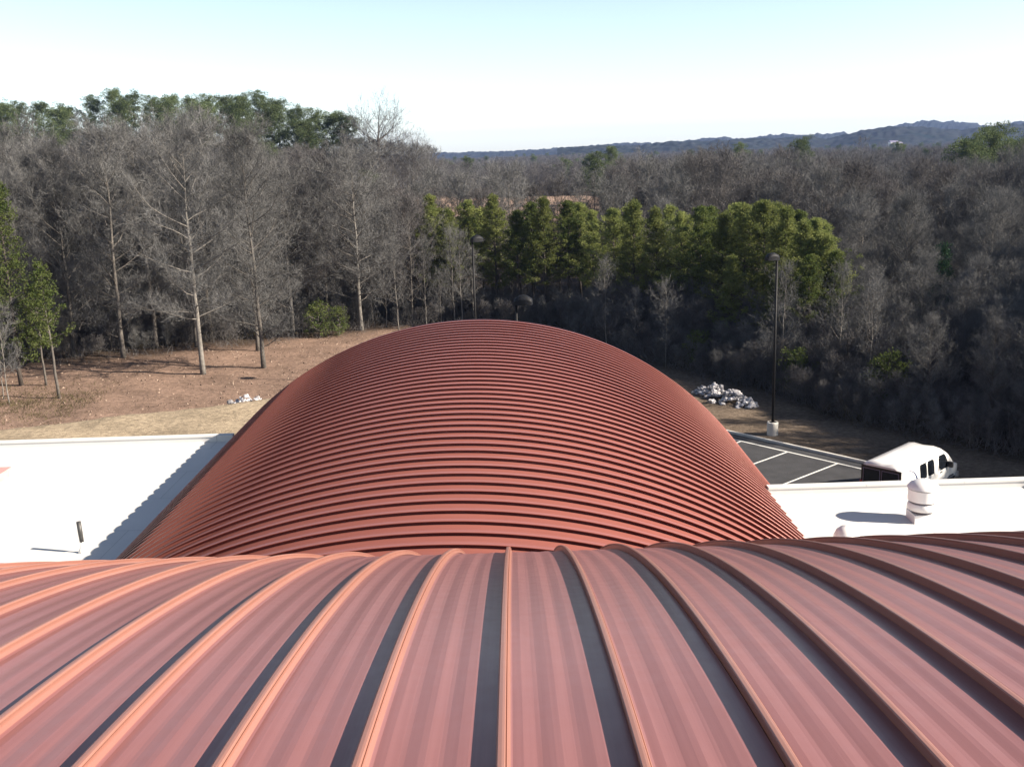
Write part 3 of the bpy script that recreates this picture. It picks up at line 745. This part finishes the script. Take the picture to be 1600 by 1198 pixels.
# prototypes
BN = [two('bare', bare_tree_parts(11, 16.5, 5.4, .20, 42, 12, 19, .018, .8, .55, 'oval', .19), [M['bark_pale']], [M['bark_pale'], M['twig']]),
      two('bare', bare_tree_parts(12, 16, 4.6, .09, 46, 11, 19, .018, .75, .7, 'oval', .17), [M['bark']], [M['bark'], M['twig']]),
      two('bare', bare_tree_parts(13, 14, 6.0, .16, 46, 12, 20, .018, .8, .45, 'oval', .18), [M['bark_pale']], [M['bark'], M['twig']]),
      two('bare', bare_tree_parts(14, 15, 4.8, .07, 44, 10, 18, .018, .85, .9, 'oval', .15), [M['bark']], [M['bark'], M['twig']])]
BM = [merged('bare_mid', bare_tree_parts(21 + i, 15, 4.6 + .4 * i, .15, 34, 9, 17, .024, .95, .8, 'oval', .15), M['bark'], M['twig' if i % 2 else 'twigbrown']) for i in range(4)]
BF = [merged('bare_far', bare_tree_parts(31 + i, 14, 5.0, .12, 20, 5, 5, .075, 1.5, .8, 'oval', .15), M['bark'], M['twig' if i % 2 else 'twigbrown']) for i in range(3)]
SAP = [two('sapling', bare_tree_parts(41 + i, 7, 1.9, .22, 22, 7, 9, .012, .5, .95, 'oval', .036, crook=1.8), [M['bark_pale']], [M['bark'], M['twig']]) for i in range(3)]
def bush_parts(seed, Hh, R, stems, tw):
    rnd = random.Random(seed); st = MB(); tp = MB()
    for k in range(stems):
        t, c = bare_tree_parts(seed * 17 + k, Hh * rnd.uniform(.6, 1), R * .5, .10, 13, 5, 8, tw, .42, 1.0, 'oval', .022, crook=1.8)
        a = rnd.uniform(0, 6.28); q = rnd.random() ** .6 * R * .75; M_ = Matrix.Translation((cos(a) * q, sin(a) * q, 0)) @ Matrix.Rotation(rnd.uniform(0, .22), 4, Vector((-sin(a), cos(a), 0)))
        for src, dst in ((t, st), (c, tp)):
            o = len(dst.v); dst.v += [tuple(M_ @ Vector(p)) for p in src.v]; dst.f += [tuple(o + i for i in f) for f in src.f]; dst.m += src.m; dst.sm += src.sm
    return st, tp
SHR = [merged('shrub', bush_parts(3 + i, 3.6, 1.9, 9, .016), M['bark'], M['twig' if i % 2 else 'twigbrown']) for i in range(3)]
OAK = [two('spreading', bare_tree_parts(51 + i, 14.5, 6.4, .28, 36, 12, 12, .030, .9, .50, 'fork', .36, crook=1.9), [M['bark_dark']], [M['bark_dark'], M['twig']]) for i in range(2)]
PN = [two('pine', pine_parts(61 + i, 11.3, 2.75 + .2 * i, .25 + .05 * i, 88, .30, .125, 32, 6, 'spire'), [M['bark_dark']], [M['bark_dark'], M['needle' if i != 2 else 'needlelime']]) for i in range(4)]
PL = [two('pine', pine_parts(71, 8.8, 1.9, .36, 34, .32, .13, 30, 4), [M['bark']], [M['bark'], M['needlelime']]), two('pine', pine_parts(72, 13.4, 2.4, .12, 80, .42, .14, 28, 4), [M['bark_dark']], [M['bark_dark'], M['needlelime']])]
PH = [merged('hill_pine', pine_parts(81 + i, 18, 4.9, .46, 46, 1.1, .25, 105, 3, 'dome'), M['bark_dark'], M['needledark']) for i in range(3)]
PB = two('pine', pine_parts(91, 8, 2.0, .15, 50, .4, .15, 24, 4, 'cone'), [M['bark_dark']], [M['bark_dark'], M['needleblue']])
BU = [two('bush', pine_parts(95 + i, 2.2, 1.1, .05, 24, .28, .11, 22, 3, 'dome'), [M['bark']], [M['bark'], M['needlelime']]) for i in range(2)]

# --- named trees of the clearing and the skyline
T = tree_thing
T('bare_tree', BN[0], -22.1, 71.9, 1.0, 2.1, 'tall pale-trunked leafless tree with long low limbs standing alone in the left clearing', group=None)
T('bare_tree', BN[1], -18.15, 73.6, 1.02, 0.5, 'slim straight leafless tree in the clearing just right of the tall pale-trunked one')
T('bare_tree', BN[2], -13.0, 88.5, 1.02, 1.1, 'broad leafless tree with wide fine crown left of the far vault crest')
T('bare_tree', BN[3], -20.2, 80.5, 1.0, 3.3, 'dark-trunked leafless tree at the wood edge between the two clearing trees')
T('bare_tree', BN[1], -30.3, 78.8, 1.05, 4.0, 'dark leafless tree at the shady wood edge, right of the green pine pair')
T('bare_tree', BN[3], -34.3, 79.3, 1.0, 5.1, 'dark leafless tree deep in shade just behind the small leaning pine')
T('bare_tree', SAP[0], -32.3, 64.1, .95, .4, 'thin pale leafless sapling in front of the pine at the left edge')
T('bare_tree', SAP[1], -33.4, 65.6, .8, 2.4, 'smaller grey sapling at the extreme left edge of the view')
T('pine_tree', PL[0], -29.7, 65.5, 1.0, .6, 'small leaning pine with tufted lime green boughs at the left clearing edge', tilt=.02)
T('pine_tree', PL[1], -34.0, 69.5, 1.02, .6, 'tall bright green pine cut by the left edge of the view')
T('pine_tree', PL[0], -32.2, 69.3, .78, 2.6, 'low bushy pine between the leaning pine and the tall one')
T('pine_tree', PL[0], -34.8, 67.2, .62, 4.6, 'lowest green pine at the left edge of the clearing')
T('bush', BU[0], -16.2, 85.6, 1.3, .6, 'lime green bush at the foot of the broad leafless tree', cat='bush')
T('bush', BU[1], -14.6, 86.3, 1.0, 1.6, 'smaller green bush beside the lime green one under the broad leafless tree', cat='bush')
T('bare_tree', OAK[0], -27.0, 225, 1.22, .3, 'great spreading bare tree standing out against the sky left of centre', z=9.6)
T('bare_tree', OAK[1], -20.4, 228, .80, 1.3, 'smaller spreading bare tree on the skyline right of the great one', z=8.4)
T('bare_tree', OAK[1], -76, 140, 1.1, 2.3, 'spreading bare tree with pale limbs high at the left edge', z=6)
T('bare_tree', OAK[0], 56, 165, .9, 4.3, 'dark crooked bare tree rising above the right wood', z=0)
T('pine_tree', PB, 30.0, 71, .98, 0, 'lone bluish green conifer in the dark right wood')
T('pine_tree', PH[1], 47.9, 214, .50, 0, 'dark egg-shaped evergreen alone in the valley right of centre', sz=.60, z=3.9)
T('pine_tree', PH[0], 63, 222, .68, 0, 'loose dark pine in the valley between the egg-shaped evergreen and the ridge', z=3.2)
T('pine_tree', PH[1], 17.5, 205, .70, 1, 'dark pine rising from the valley wood right of the sandy clearing', z=1.0)
T('pine_tree', PH[2], 26.5, 260, .62, 2, 'small dark pine in the valley near the horizon, right of centre', z=4)
for i, (x, y, s, zz) in enumerate([(62.5, 140, .80, 0), (66.5, 143, .86, 0), (70.5, 146, .76, 0), (75, 150, .80, 0), (68.5, 136, .66, 0)]):
    T('pine_tree', PH[i % 3], x, y, s, i * 1.3, 'green pine in the clump above the right wood near the right edge', group='pines of the clump near the right edge', z=zz)
T('pine_tree', PH[0], -43, 176, .78, 1, 'dark pine half way up the left hill, above the grey wood', z=6.5)
T('pine_tree', PH[1], -40, 178, .66, 3, 'yellow-green pine beside the dark one half way up the left hill', z=5)
T('pine_tree', PH[2], -34, 130, .50, 3, 'faint olive evergreen among the bare crowns left of the great spreading tree', z=4)
T('pine_tree', PH[0], -17, 128, .50, 5, 'small green pine at the foot of the great spreading bare tree', z=3.6)
T('pine_tree', PH[0], -97, 190, .62, 5, 'faint olive evergreen high on the left hill below the pines', z=12)
# skyline pines of the left hill: (slope x/y, top of crown, distance)
HP = [(-.475, 31.0, 262), (-.455, 30.2, 255), (-.435, 30.0, 250), (-.412, 29.6, 262), (-.386, 31.6, 262), (-.366, 33.2, 262), (-.348, 31.8, 255), (-.33, 31.0, 262), (-.312, 30.9, 255), (-.294, 30.8, 262), (-.278, 30.2, 250), (-.262, 30.4, 255),
      (-.246, 30.3, 250), (-.230, 30.0, 240), (-.214, 28.4, 240), (-.196, 26.4, 235), (-.178, 25.2, 235), (-.162, 24.6, 230), (-.150, 24.2, 228), (-.468, 29.0, 240), (-.42, 28.0, 240), (-.36, 29.0, 238), (-.32, 28.6, 236), (-.285, 27.6, 232), (-.25, 27.5, 228), (-.22, 26.0, 222), (-.19, 23.0, 220)]
for i in range(20):
    t = i / 19; D = 222 + (i * 37 % 23); sx = -.150 + .082 * t; s_ = .60; me_i = i % 4
    HP_EXTRA = globals().setdefault('slope_trees', []); HP_EXTRA.append((sx * D, D, s_, 18.6 - 2.6 * t - (i % 3) * .5, me_i))
rnd = random.Random(77)
for x_, y_, s_, top_, k_ in slope_trees: T('bare_tree', BM[k_], x_, y_, s_, k_ * 1.7, 'bare tree on the slope falling from the hill crest past the great spreading tree', group='leafless trees on the falling slope', z=top_ - 14.6 * s_)
for i, (sx, top_, D) in enumerate(HP):
    s = rnd.uniform(.78, .98); T('pine_tree', PH[i % 3], sx * D, D, s, rnd.uniform(0, 6), 'rounded dark green pine on the ' + ('left part' if sx < -.40 else 'highest part' if sx < -.30 else 'middle' if sx < -.22 else 'right end') + ' of the hill crest' + (' against the sky' if i < 19 else ', just below the skyline'), group='pines on the crest of the left hill', z=top_ - .8 - 18 * s)

# --- the green row beyond the far vault: (pixel column of its tip, height, distance)
ORD = ['first', 'second', 'third', 'fourth', 'fifth', 'sixth', 'seventh', 'eighth', 'ninth', 'tenth', 'eleventh', 'twelfth', 'thirteenth', 'fourteenth', 'fifteenth', 'sixteenth', 'seventeenth', 'eighteenth', 'nineteenth', 'twentieth']
ROW = [(690, 11.6, 95), (718, 10.4, 93), (748, 10.9, 96), (790, 11.5, 94), (826, 10.2, 92), (868, 11.2, 91), (905, 10.9, 92), (945, 10.0, 91), (980, 10.3, 86), (1010, 11.0, 84), (1045, 10.6, 82), (1085, 10.2, 80), (1115, 10.8, 78), (1150, 10.3, 76), (1185, 11.0, 75), (1218, 11.2, 73), (1250, 10.9, 71), (1280, 10.2, 69), (1308, 9.4, 68), (1330, 8.3, 67)]
for i, (px, h_, D) in enumerate(ROW):
    sx = (px - 800) / 1600 * .985 - .006; k = [0, 1, 3, 0, 2, 1, 2, 0, 3, 1, 0, 3, 2, 1, 0, 3, 1, 0, 3, 2][i]
    hz = ground_z(sx * D, D); s = (h_ - hz - .35) / 11
    T('pine_tree', PN[k], sx * D, D, s * 1.06, i * 1.7, ORD[i] + ' pine from the left in the bright green row beyond the far vault', group='pines of the bright green row', sz=s)
for i, (px, h_, D) in enumerate([(705, 9.6, 99), (770, 9.4, 100), (848, 10, 98), (925, 9.8, 97), (1000, 9.8, 92), (1065, 9.9, 88), (1130, 10, 85), (1168, 10.2, 82), (1205, 10.4, 80), (1235, 10.4, 78), (1268, 10, 76), (1300, 9.4, 74), (1165, 7.4, 71), (1240, 8, 68), (1290, 7.8, 66)]):
    sx = (px - 800) / 1600 * .985 - .006; s = h_ / 11
    T('pine_tree', PN[i % 4], sx * D, D, s * 1.15, i * 2.3, 'pine standing inside the bright green row, half hidden by its neighbours', group='half hidden pines of the green row', sz=s)
for i, (x, y, s, lab) in enumerate([(20.8, 55.2, 1.5, 'large dull green bush at the wood foot behind the van'), (17.2, 60.5, 1.2, 'green-tinged bush at the wood foot behind the tall lamp'), (27.5, 49.5, 1.3, 'dull green bush in the shade near the right edge'),
                                     (12.8, 69.0, 1.1, 'small green bush at the wood foot beyond the rock heap'), (25.2, 60.0, 1.7, 'olive bush set back in the shade below the bluish conifer')]):
    T('bush', BU[i % 2], x, y, s, i * 1.9, lab, cat='bush')
# pale saplings along the wood edge
rnd = random.Random(5)
for i, (px, D) in enumerate([(612, 90), (631, 88), (676, 89), (700, 88), (722, 90), (735, 89), (752, 91), (964, 76), (1012, 75), (1060, 70), (1245, 62), (1345, 60), (1392, 57), (1460, 56)]):
    sx = (px - 800) / 1600 * .985 - .006
    T('bare_tree', SAP[i % 3], sx * D, D, rnd.uniform(.65, 1.15), rnd.uniform(0, 6), 'thin pale leafless sapling at the edge of the wood beyond the far vault' if px < 1100 else 'thin leafless sapling at the dark wood edge beyond the parking lot',
      group='saplings beyond the far vault' if px < 1100 else 'saplings beyond the parking lot')

# --- the woods
rnd = random.Random(9)
def free(x, y, d):
    return all((x - a) ** 2 + (y - b) ** 2 > d * d for a, b in placed)
def row_depth(x, y):      # depth of the green row along this line of sight (None outside it)
    s = x / max(y, .1)
    if not -.075 < s < .335: return None
    return 97 - (s + .075) / .41 * 31
def in_wood(x, y):
    if y < edge_y(x) + 1.5: return False
    q = row_depth(x, y)
    if q and y < q + 3: return False
    az = atan2(x, max(y, .1)); D = sqrt(x * x + y * y)
    if -.118 < az < .105 and 108 < D < 332 + 6 * sin(az * 90): return False
    return True
def in_view(x, y): return y > 5 and -.62 < x / y < .60
bare_n = 0; near_pts = []
tries = 0
cells = {}
def far_enough(x, y, d):
    c = (int(x // 8), int(y // 8)); q = [p for i in (-1, 0, 1) for j in (-1, 0, 1) for p in cells.get((c[0] + i, c[1] + j), [])]
    return all((x - a) ** 2 + (y - b) ** 2 > d * d for a, b in q)
for a, b in placed: cells.setdefault((int(a // 8), int(b // 8)), []).append((a, b))
cand = []
while tries < 42000:
    tries += 1
    D = 40 + 290 * rnd.random() ** .8; az = rnd.uniform(-.62, .75); x = D * sin(az); y = D * cos(az)
    if not in_wood(x, y): continue
    d = 2.7 if D < 120 else 3.9 if D < 200 else 5.2
    if x > 12 and D < 80: d = 2.3
    if not far_enough(x, y, d): continue
    cells.setdefault((int(x // 8), int(y // 8)), []).append((x, y)); cand.append((D, x, y))
# out of frame, to the right: the wood that shades the lot
for i in range(600):
    x = rnd.uniform(20, 110); y = rnd.uniform(-30, 60)
    if y < edge_y(x) + 2 or not far_enough(x, y, 3.6): continue
    cells.setdefault((int(x // 8), int(y // 8)), []).append((x, y)); cand.append((999 if not in_view(x, y) else sqrt(x * x + y * y), x, y))
cand.sort()
GR = {'l': ('bare grey tree in the dense leafless wood on the left slope', 'leafless trees of the left wood'),
      'm': ('bare grey tree in the wood behind the bright green pine row', 'leafless trees behind the green row'),
      'r': ('bare tree in the dark leafless wood on the right', 'leafless trees of the right wood')}
def where(zone, sl, D):
    if zone == 'l':
        a = 'behind the tall green edge pine' if sl < -.42 else 'behind the small leaning pine' if sl < -.36 else 'left of the tall pale-trunked tree' if sl < -.315 else 'behind the tall pale-trunked tree' if sl < -.26 else 'behind the slim straight tree' if sl < -.20 else 'right of the slim straight tree' if sl < -.165 else 'behind the broad leafless tree' if sl < -.12 else 'right of the broad leafless tree'
        b = 'fronting the left wood' if D < 92 else 'just inside the left wood' if D < 112 else 'deep in the left wood' if D < 145 else 'high up the left slope'
    elif zone == 'm':
        a = 'behind the left end of the bright green row' if sl < .04 else 'behind the middle of the bright green row' if sl < .19 else 'behind the right end of the bright green row'
        b = 'just' if D < 96 else 'some way' if D < 130 else 'far'
        return 'bare grey crown ' + b + ' ' + a
    else:
        a = 'right of the green row' if sl < .38 else 'around the lone bluish conifer' if sl < .45 else 'near the right edge'
        b = 'at the dark front of the right wood' if D < 66 else 'behind the right wood\'s front rank' if D < 90 else 'in the middle of the right wood' if D < 130 else 'on the right wood\'s hazy upper part'
    return 'bare tree ' + b + ', ' + a
stuff_pts = []
for D, x, y in cand:
    sl = x / max(y, .1); zone = 'l' if sl < -.07 else 'm' if sl < .33 else 'r'
    hs = (1.0 if D < 95 else .86) if zone == 'l' else .80 if D > 95 else .62
    if zone != 'l' and D > 150: hs = .62
    if zone == 'r' and 95 < D <= 150: hs = .72
    if zone == 'l' and D > 130: hs = .62
    if zone == 'l' and D > 200: hs = .44
    if zone == 'l' and x > -16: hs = .72
    if zone == 'm' and D < 100: hs = .55
    s = hs * rnd.uniform(.78, 1.08); rz = rnd.uniform(0, 6.28)
    if zone == 'r' and D < 78: s *= .72
    if bare_n < 265 and D < 500 and in_view(x, y):
        me = BN[rnd.choice((1, 3, 3, 1, 2))] if D < 92 else BM[rnd.randrange(4)]
        T('bare_tree', me, x, y, s, rz, where(zone, sl, D), group=GR[zone][1], sz=s * rnd.uniform(.92, 1.08)); bare_n += 1
    else: stuff_pts.append((x, y, s, rz, rnd.randrange(4)))
# leafless shrubs along the front of the wood
rnd = random.Random(61); shrubs = 0; sp = []
for i in range(4000):
    if shrubs >= 150: break
    u = rnd.random() ** 1.5; x = rnd.uniform(-8, 34); y = edge_y(x) + .8 + u * 15
    q = row_depth(x, y)
    if x < 8 and u > .35 or not in_view(x, y): continue
    if any((x - a) ** 2 + (y - b) ** 2 < 1.7 for a, b in sp): continue
    sp.append((x, y)); s = (.50 + .75 * u) * rnd.uniform(.8, 1.2)
    lab = 'leafless brown shrub under the bright green pine row' if (q and x < 20) else 'leafless shrub at the dark foot of the right wood'
    sl = x / y
    lab = ('leafless brown shrub under the ' + ('left end' if sl < .06 else 'middle' if sl < .19 else 'right end') + ' of the green row' if (q and x < 20) else 'leafless shrub ' + ('behind the tall lamp' if sl < .34 else 'below the lone bluish conifer' if sl < .43 else 'near the right edge') + ' at the wood\'s dark foot') + (', in front' if u < .35 else ', set back')
    T('shrub', SHR[rnd.randrange(3)], x, y, s, rnd.uniform(0, 6.28), lab, 'shrub', 'shrubs under the green row' if (q and x < 20) else 'shrubs at the foot of the right wood'); shrubs += 1
n_ = 0
for i in range(4000):
    if n_ >= 95: break
    u = rnd.random() ** 1.3; x = rnd.uniform(-48, -9); y = edge_y(x) + 2.2 + u * 12
    if not in_view(x, y) or any((x - a) ** 2 + (y - b) ** 2 < 1.6 for a, b in sp): continue
    sp.append((x, y)); s = (.50 + .55 * u) * rnd.uniform(.8, 1.2)
    T('shrub', SHR[rnd.randrange(3)], x, y, s, rnd.uniform(0, 6.28), 'leafless shrub in the shade ' + ('behind the small leaning pine' if x / y < -.36 else 'behind the tall pale-trunked tree' if x / y < -.26 else 'behind the slim straight tree' if x / y < -.17 else 'by the broad leafless tree') + (', at the edge' if u < .4 else ', set back'), 'shrub', 'shrubs under the left wood'); n_ += 1
# beyond: rows of distant crowns
tries = 0
far_and_shade_pts = []
while tries < 15000:
    tries += 1
    D = 320 + 1150 * rnd.random() ** 1.1; az = rnd.uniform(-.62, .62); x = D * sin(az); y = D * cos(az)
    if not in_wood(x, y): continue
    far_and_shade_pts.append((x, y, rnd.uniform(.50, .70) * (1 + .15 * noise.noise(Vector((x / 60, y / 60, 0)))), rnd.uniform(0, 6.28), rnd.randrange(3) if rnd.random() > .015 else 3))

def wood_stuff(name, pts, sources):
    """one countless wood: tree meshes instanced on points by geometry nodes"""
    me = bpy.data.meshes.new(name); me.from_pydata([(p[0], p[1], ground_z(p[0], p[1]) - .1) for p in pts], [], [])
    for nm, i in (('size', 2), ('turn', 3)):
        a = me.attributes.new(nm, 'FLOAT', 'POINT'); a.data.foreach_set('value', [p[i] for p in pts])
    a = me.attributes.new('sort', 'INT', 'POINT'); a.data.foreach_set('value', [p[4] for p in pts])
    o = bpy.data.objects.new(name, me); col.objects.link(o); tag(o, kind='stuff')
    ng = bpy.data.node_groups.new(name, 'GeometryNodeTree')
    ng.interface.new_socket('Geometry', in_out='INPUT', socket_type='NodeSocketGeometry'); ng.interface.new_socket('Geometry', in_out='OUTPUT', socket_type='NodeSocketGeometry')
    gi = ng.nodes.new('NodeGroupInput'); go = ng.nodes.new('NodeGroupOutput'); jn = ng.nodes.new('GeometryNodeJoinGeometry')
    def named(nm, ty):
        n = ng.nodes.new('GeometryNodeInputNamedAttribute'); n.data_type = ty; n.inputs['Name'].default_value = nm; return n
    sz_, tu, so = named('size', 'FLOAT'), named('turn', 'FLOAT'), named('sort', 'INT')
    cx = ng.nodes.new('ShaderNodeCombineXYZ'); ng.links.new(tu.outputs['Attribute'], cx.inputs['Z'])
    for k, src in enumerate(sources):
        oi = ng.nodes.new('GeometryNodeObjectInfo'); oi.inputs['Object'].default_value = src; oi.inputs['As Instance'].default_value = True; oi.transform_space = 'ORIGINAL'
        cp = ng.nodes.new('FunctionNodeCompare'); cp.data_type = 'INT'; cp.operation = 'EQUAL'
        A = [s for s in cp.inputs if s.type == 'INT']; ng.links.new(so.outputs['Attribute'], A[0]); A[1].default_value = k
        ip = ng.nodes.new('GeometryNodeInstanceOnPoints')
        ng.links.new(gi.outputs[0], ip.inputs['Points']); ng.links.new(cp.outputs[0], ip.inputs['Selection']); ng.links.new(oi.outputs['Geometry'], ip.inputs['Instance'])
        ng.links.new(cx.outputs[0], ip.inputs['Rotation']); ng.links.new(sz_.outputs['Attribute'], ip.inputs['Scale']); ng.links.new(ip.outputs[0], jn.inputs[0])
    ng.links.new(jn.outputs[0], go.inputs[0])
    md = o.modifiers.new('wood', 'NODES'); md.node_group = ng
    return o
def first_of(me): return next(o for o in col.objects if o.data is me)
o = wood_stuff('deep_wood', stuff_pts, [first_of(m_) for m_ in BM]); o['label'] = 'mass of leafless trees deeper in the woods'
# three trees of the far kind stand by themselves so that they can be repeated
for i, m_ in enumerate(BF): T('bare_tree', m_, (-52, 44, 120)[i], (338, 345, 352)[i], .95, i, 'bare tree in the valley wood just beyond the sandy clearing', group='first trees beyond the sandy clearing')
for i in range(900):  # unseen evergreens added right of frame, heights shaped to shade the wood's foot
    x = rnd.uniform(37, 82); y = rnd.uniform(12, 60); top_ = .53 * (x - 17) * rnd.uniform(.86, 1.0)
    if x / y < .66 or any((x - p[0]) ** 2 + (y - p[1]) ** 2 < 16 for p in far_and_shade_pts[-90:]): continue
    far_and_shade_pts.append((x, y, max(.3, min(1.35, (top_ - ground_z(x, y)) / 17.5)), rnd.uniform(0, 6.28), 3))
o = wood_stuff('far_wood_and_shade_trees', far_and_shade_pts, [first_of(m_) for m_ in BF] + [first_of(PH[0])]); o['label'] = 'far leafless woods filling the valley to the ridge, and unseen evergreens added to shade the right wood'

# --- undergrowth: one uncountable mass of low stems and leaves along the wood edge
rnd = random.Random(31); V, Fc, Mi = [], [], []
def tuft(x, y, h_, r_, n_, mi, wd):
    z = ground_z(x, y)
    for i in range(n_):
        p = Vector((x + rnd.gauss(0, r_), y + rnd.gauss(0, r_), z + rnd.random() ** 2 * h_ * .5)); k = len(Fc)
        ribbon(V, Fc, p, rdir(rnd, 1.3), h_ * rnd.uniform(.3, .9), wd, rnd)
        if len(Fc) > k: Mi.append(mi)
for i in range(5200):
    t = rnd.random() ** 1.6 * 26; x = rnd.uniform(-48, 46); y = edge_y(x) + t + rnd.gauss(0, .7)
    if x < -9 and t < 3 and rnd.random() < .75: continue
    hb = 1.6 if x > 5 else 1.0
    tuft(x, y, hb * rnd.uniform(.5, 1.5), .5, 16, 0 if rnd.random() < .8 else 1, .022)
for i in range(500):
    x = rnd.uniform(-38, -27); y = 64.5 + rnd.gauss(0, 2.6) + (x + 33) * -.2
    tuft(x, y, .35, .3, 10, 1, .03)
mb = MB(); mb.add(V, Fc); mb.m = Mi
o = mb.build('undergrowth', [M['twigbrown'], M['weed']]); tag(o, 'tangled brown undergrowth along the wood edges', kind='stuff')

# --- stones and litter strewn on the left clearing
V, Fc = [], []
for i in range(5200):
    x = rnd.uniform(-40, -6); y = rnd.uniform(56, 88)
    if y > edge_y(x) or y < bank(x): continue
    z = ground_z(x, y); s = .03 + .10 * rnd.random() ** 3; o_ = len(V); c = Vector((x, y, z))
    V += [tuple(c + Vector((rnd.uniform(-1, 1), rnd.uniform(-1, 1), -.3)) * s) for _ in range(3)] + [tuple(c + Vector((0, 0, s)))]
    Fc += [(o_, o_ + 1, o_ + 3), (o_ + 1, o_ + 2, o_ + 3), (o_ + 2, o_, o_ + 3)]
mb = MB(); mb.add(V, Fc); mb.m = [i // 3 % 2 for i in range(len(Fc))]
M['stone'] = mat('small_stones', (.30, .23, .18), .9, var=.3); M['clod'] = mat('dark_clods', (.07, .045, .032), .9, var=.3)
o = mb.build('gravel', [M['stone'], M['clod']]); tag(o, 'small stones and clods on the red dirt', kind='stuff')

# --- specks of houses and a mast on the far ridge
def house(x, y, z, w_, d_, h_, rz, lab):
    r = empty('house', (x, y, z), rz)
    b = MB(); b.box(-w_ / 2, w_ / 2, -d_ / 2, d_ / 2, -2, h_); b.build('wall', M['vent'], r)
    b = MB(); b.add([(-w_ / 2 - .4, -d_ / 2 - .5, h_), (w_ / 2 + .4, -d_ / 2 - .5, h_), (w_ / 2 + .4, 0, h_ + d_ * .3), (-w_ / 2 - .4, 0, h_ + d_ * .3), (-w_ / 2 - .4, d_ / 2 + .5, h_), (w_ / 2 + .4, d_ / 2 + .5, h_)], [(0, 1, 2, 3), (3, 2, 5, 4), (0, 3, 4), (1, 5, 2)]); b.build('roof', M['gutter'], r)
    tag(r, lab, 'house')
house(415, 1120, 12.6, 9, 5, 1.6, .2, 'tiny long white house in the valley below the ridge peak')
house(338, 900, 11.6, 5, 4, 1.8, .6, 'tiny white house left of the long one in the valley')

# --- haze over the whole valley
b = MB(); b.box(-4600, 4600, -90, 5400, -12, 125); hz = b.build('haze', [])
m, t, p = nodes('valley_haze'); t.nodes.remove(p)
pv = N(t, 'ShaderNodeVolumePrincipled'); pv.inputs['Color'].default_value = (.38, .54, 1, 1); pv.inputs['Density'].default_value = .00010; pv.inputs['Anisotropy'].default_value = .2
t.links.new(pv.outputs[0], t.nodes['Material Output'].inputs['Volume'])
hz.data.materials.append(m); tag(hz, kind='stuff')
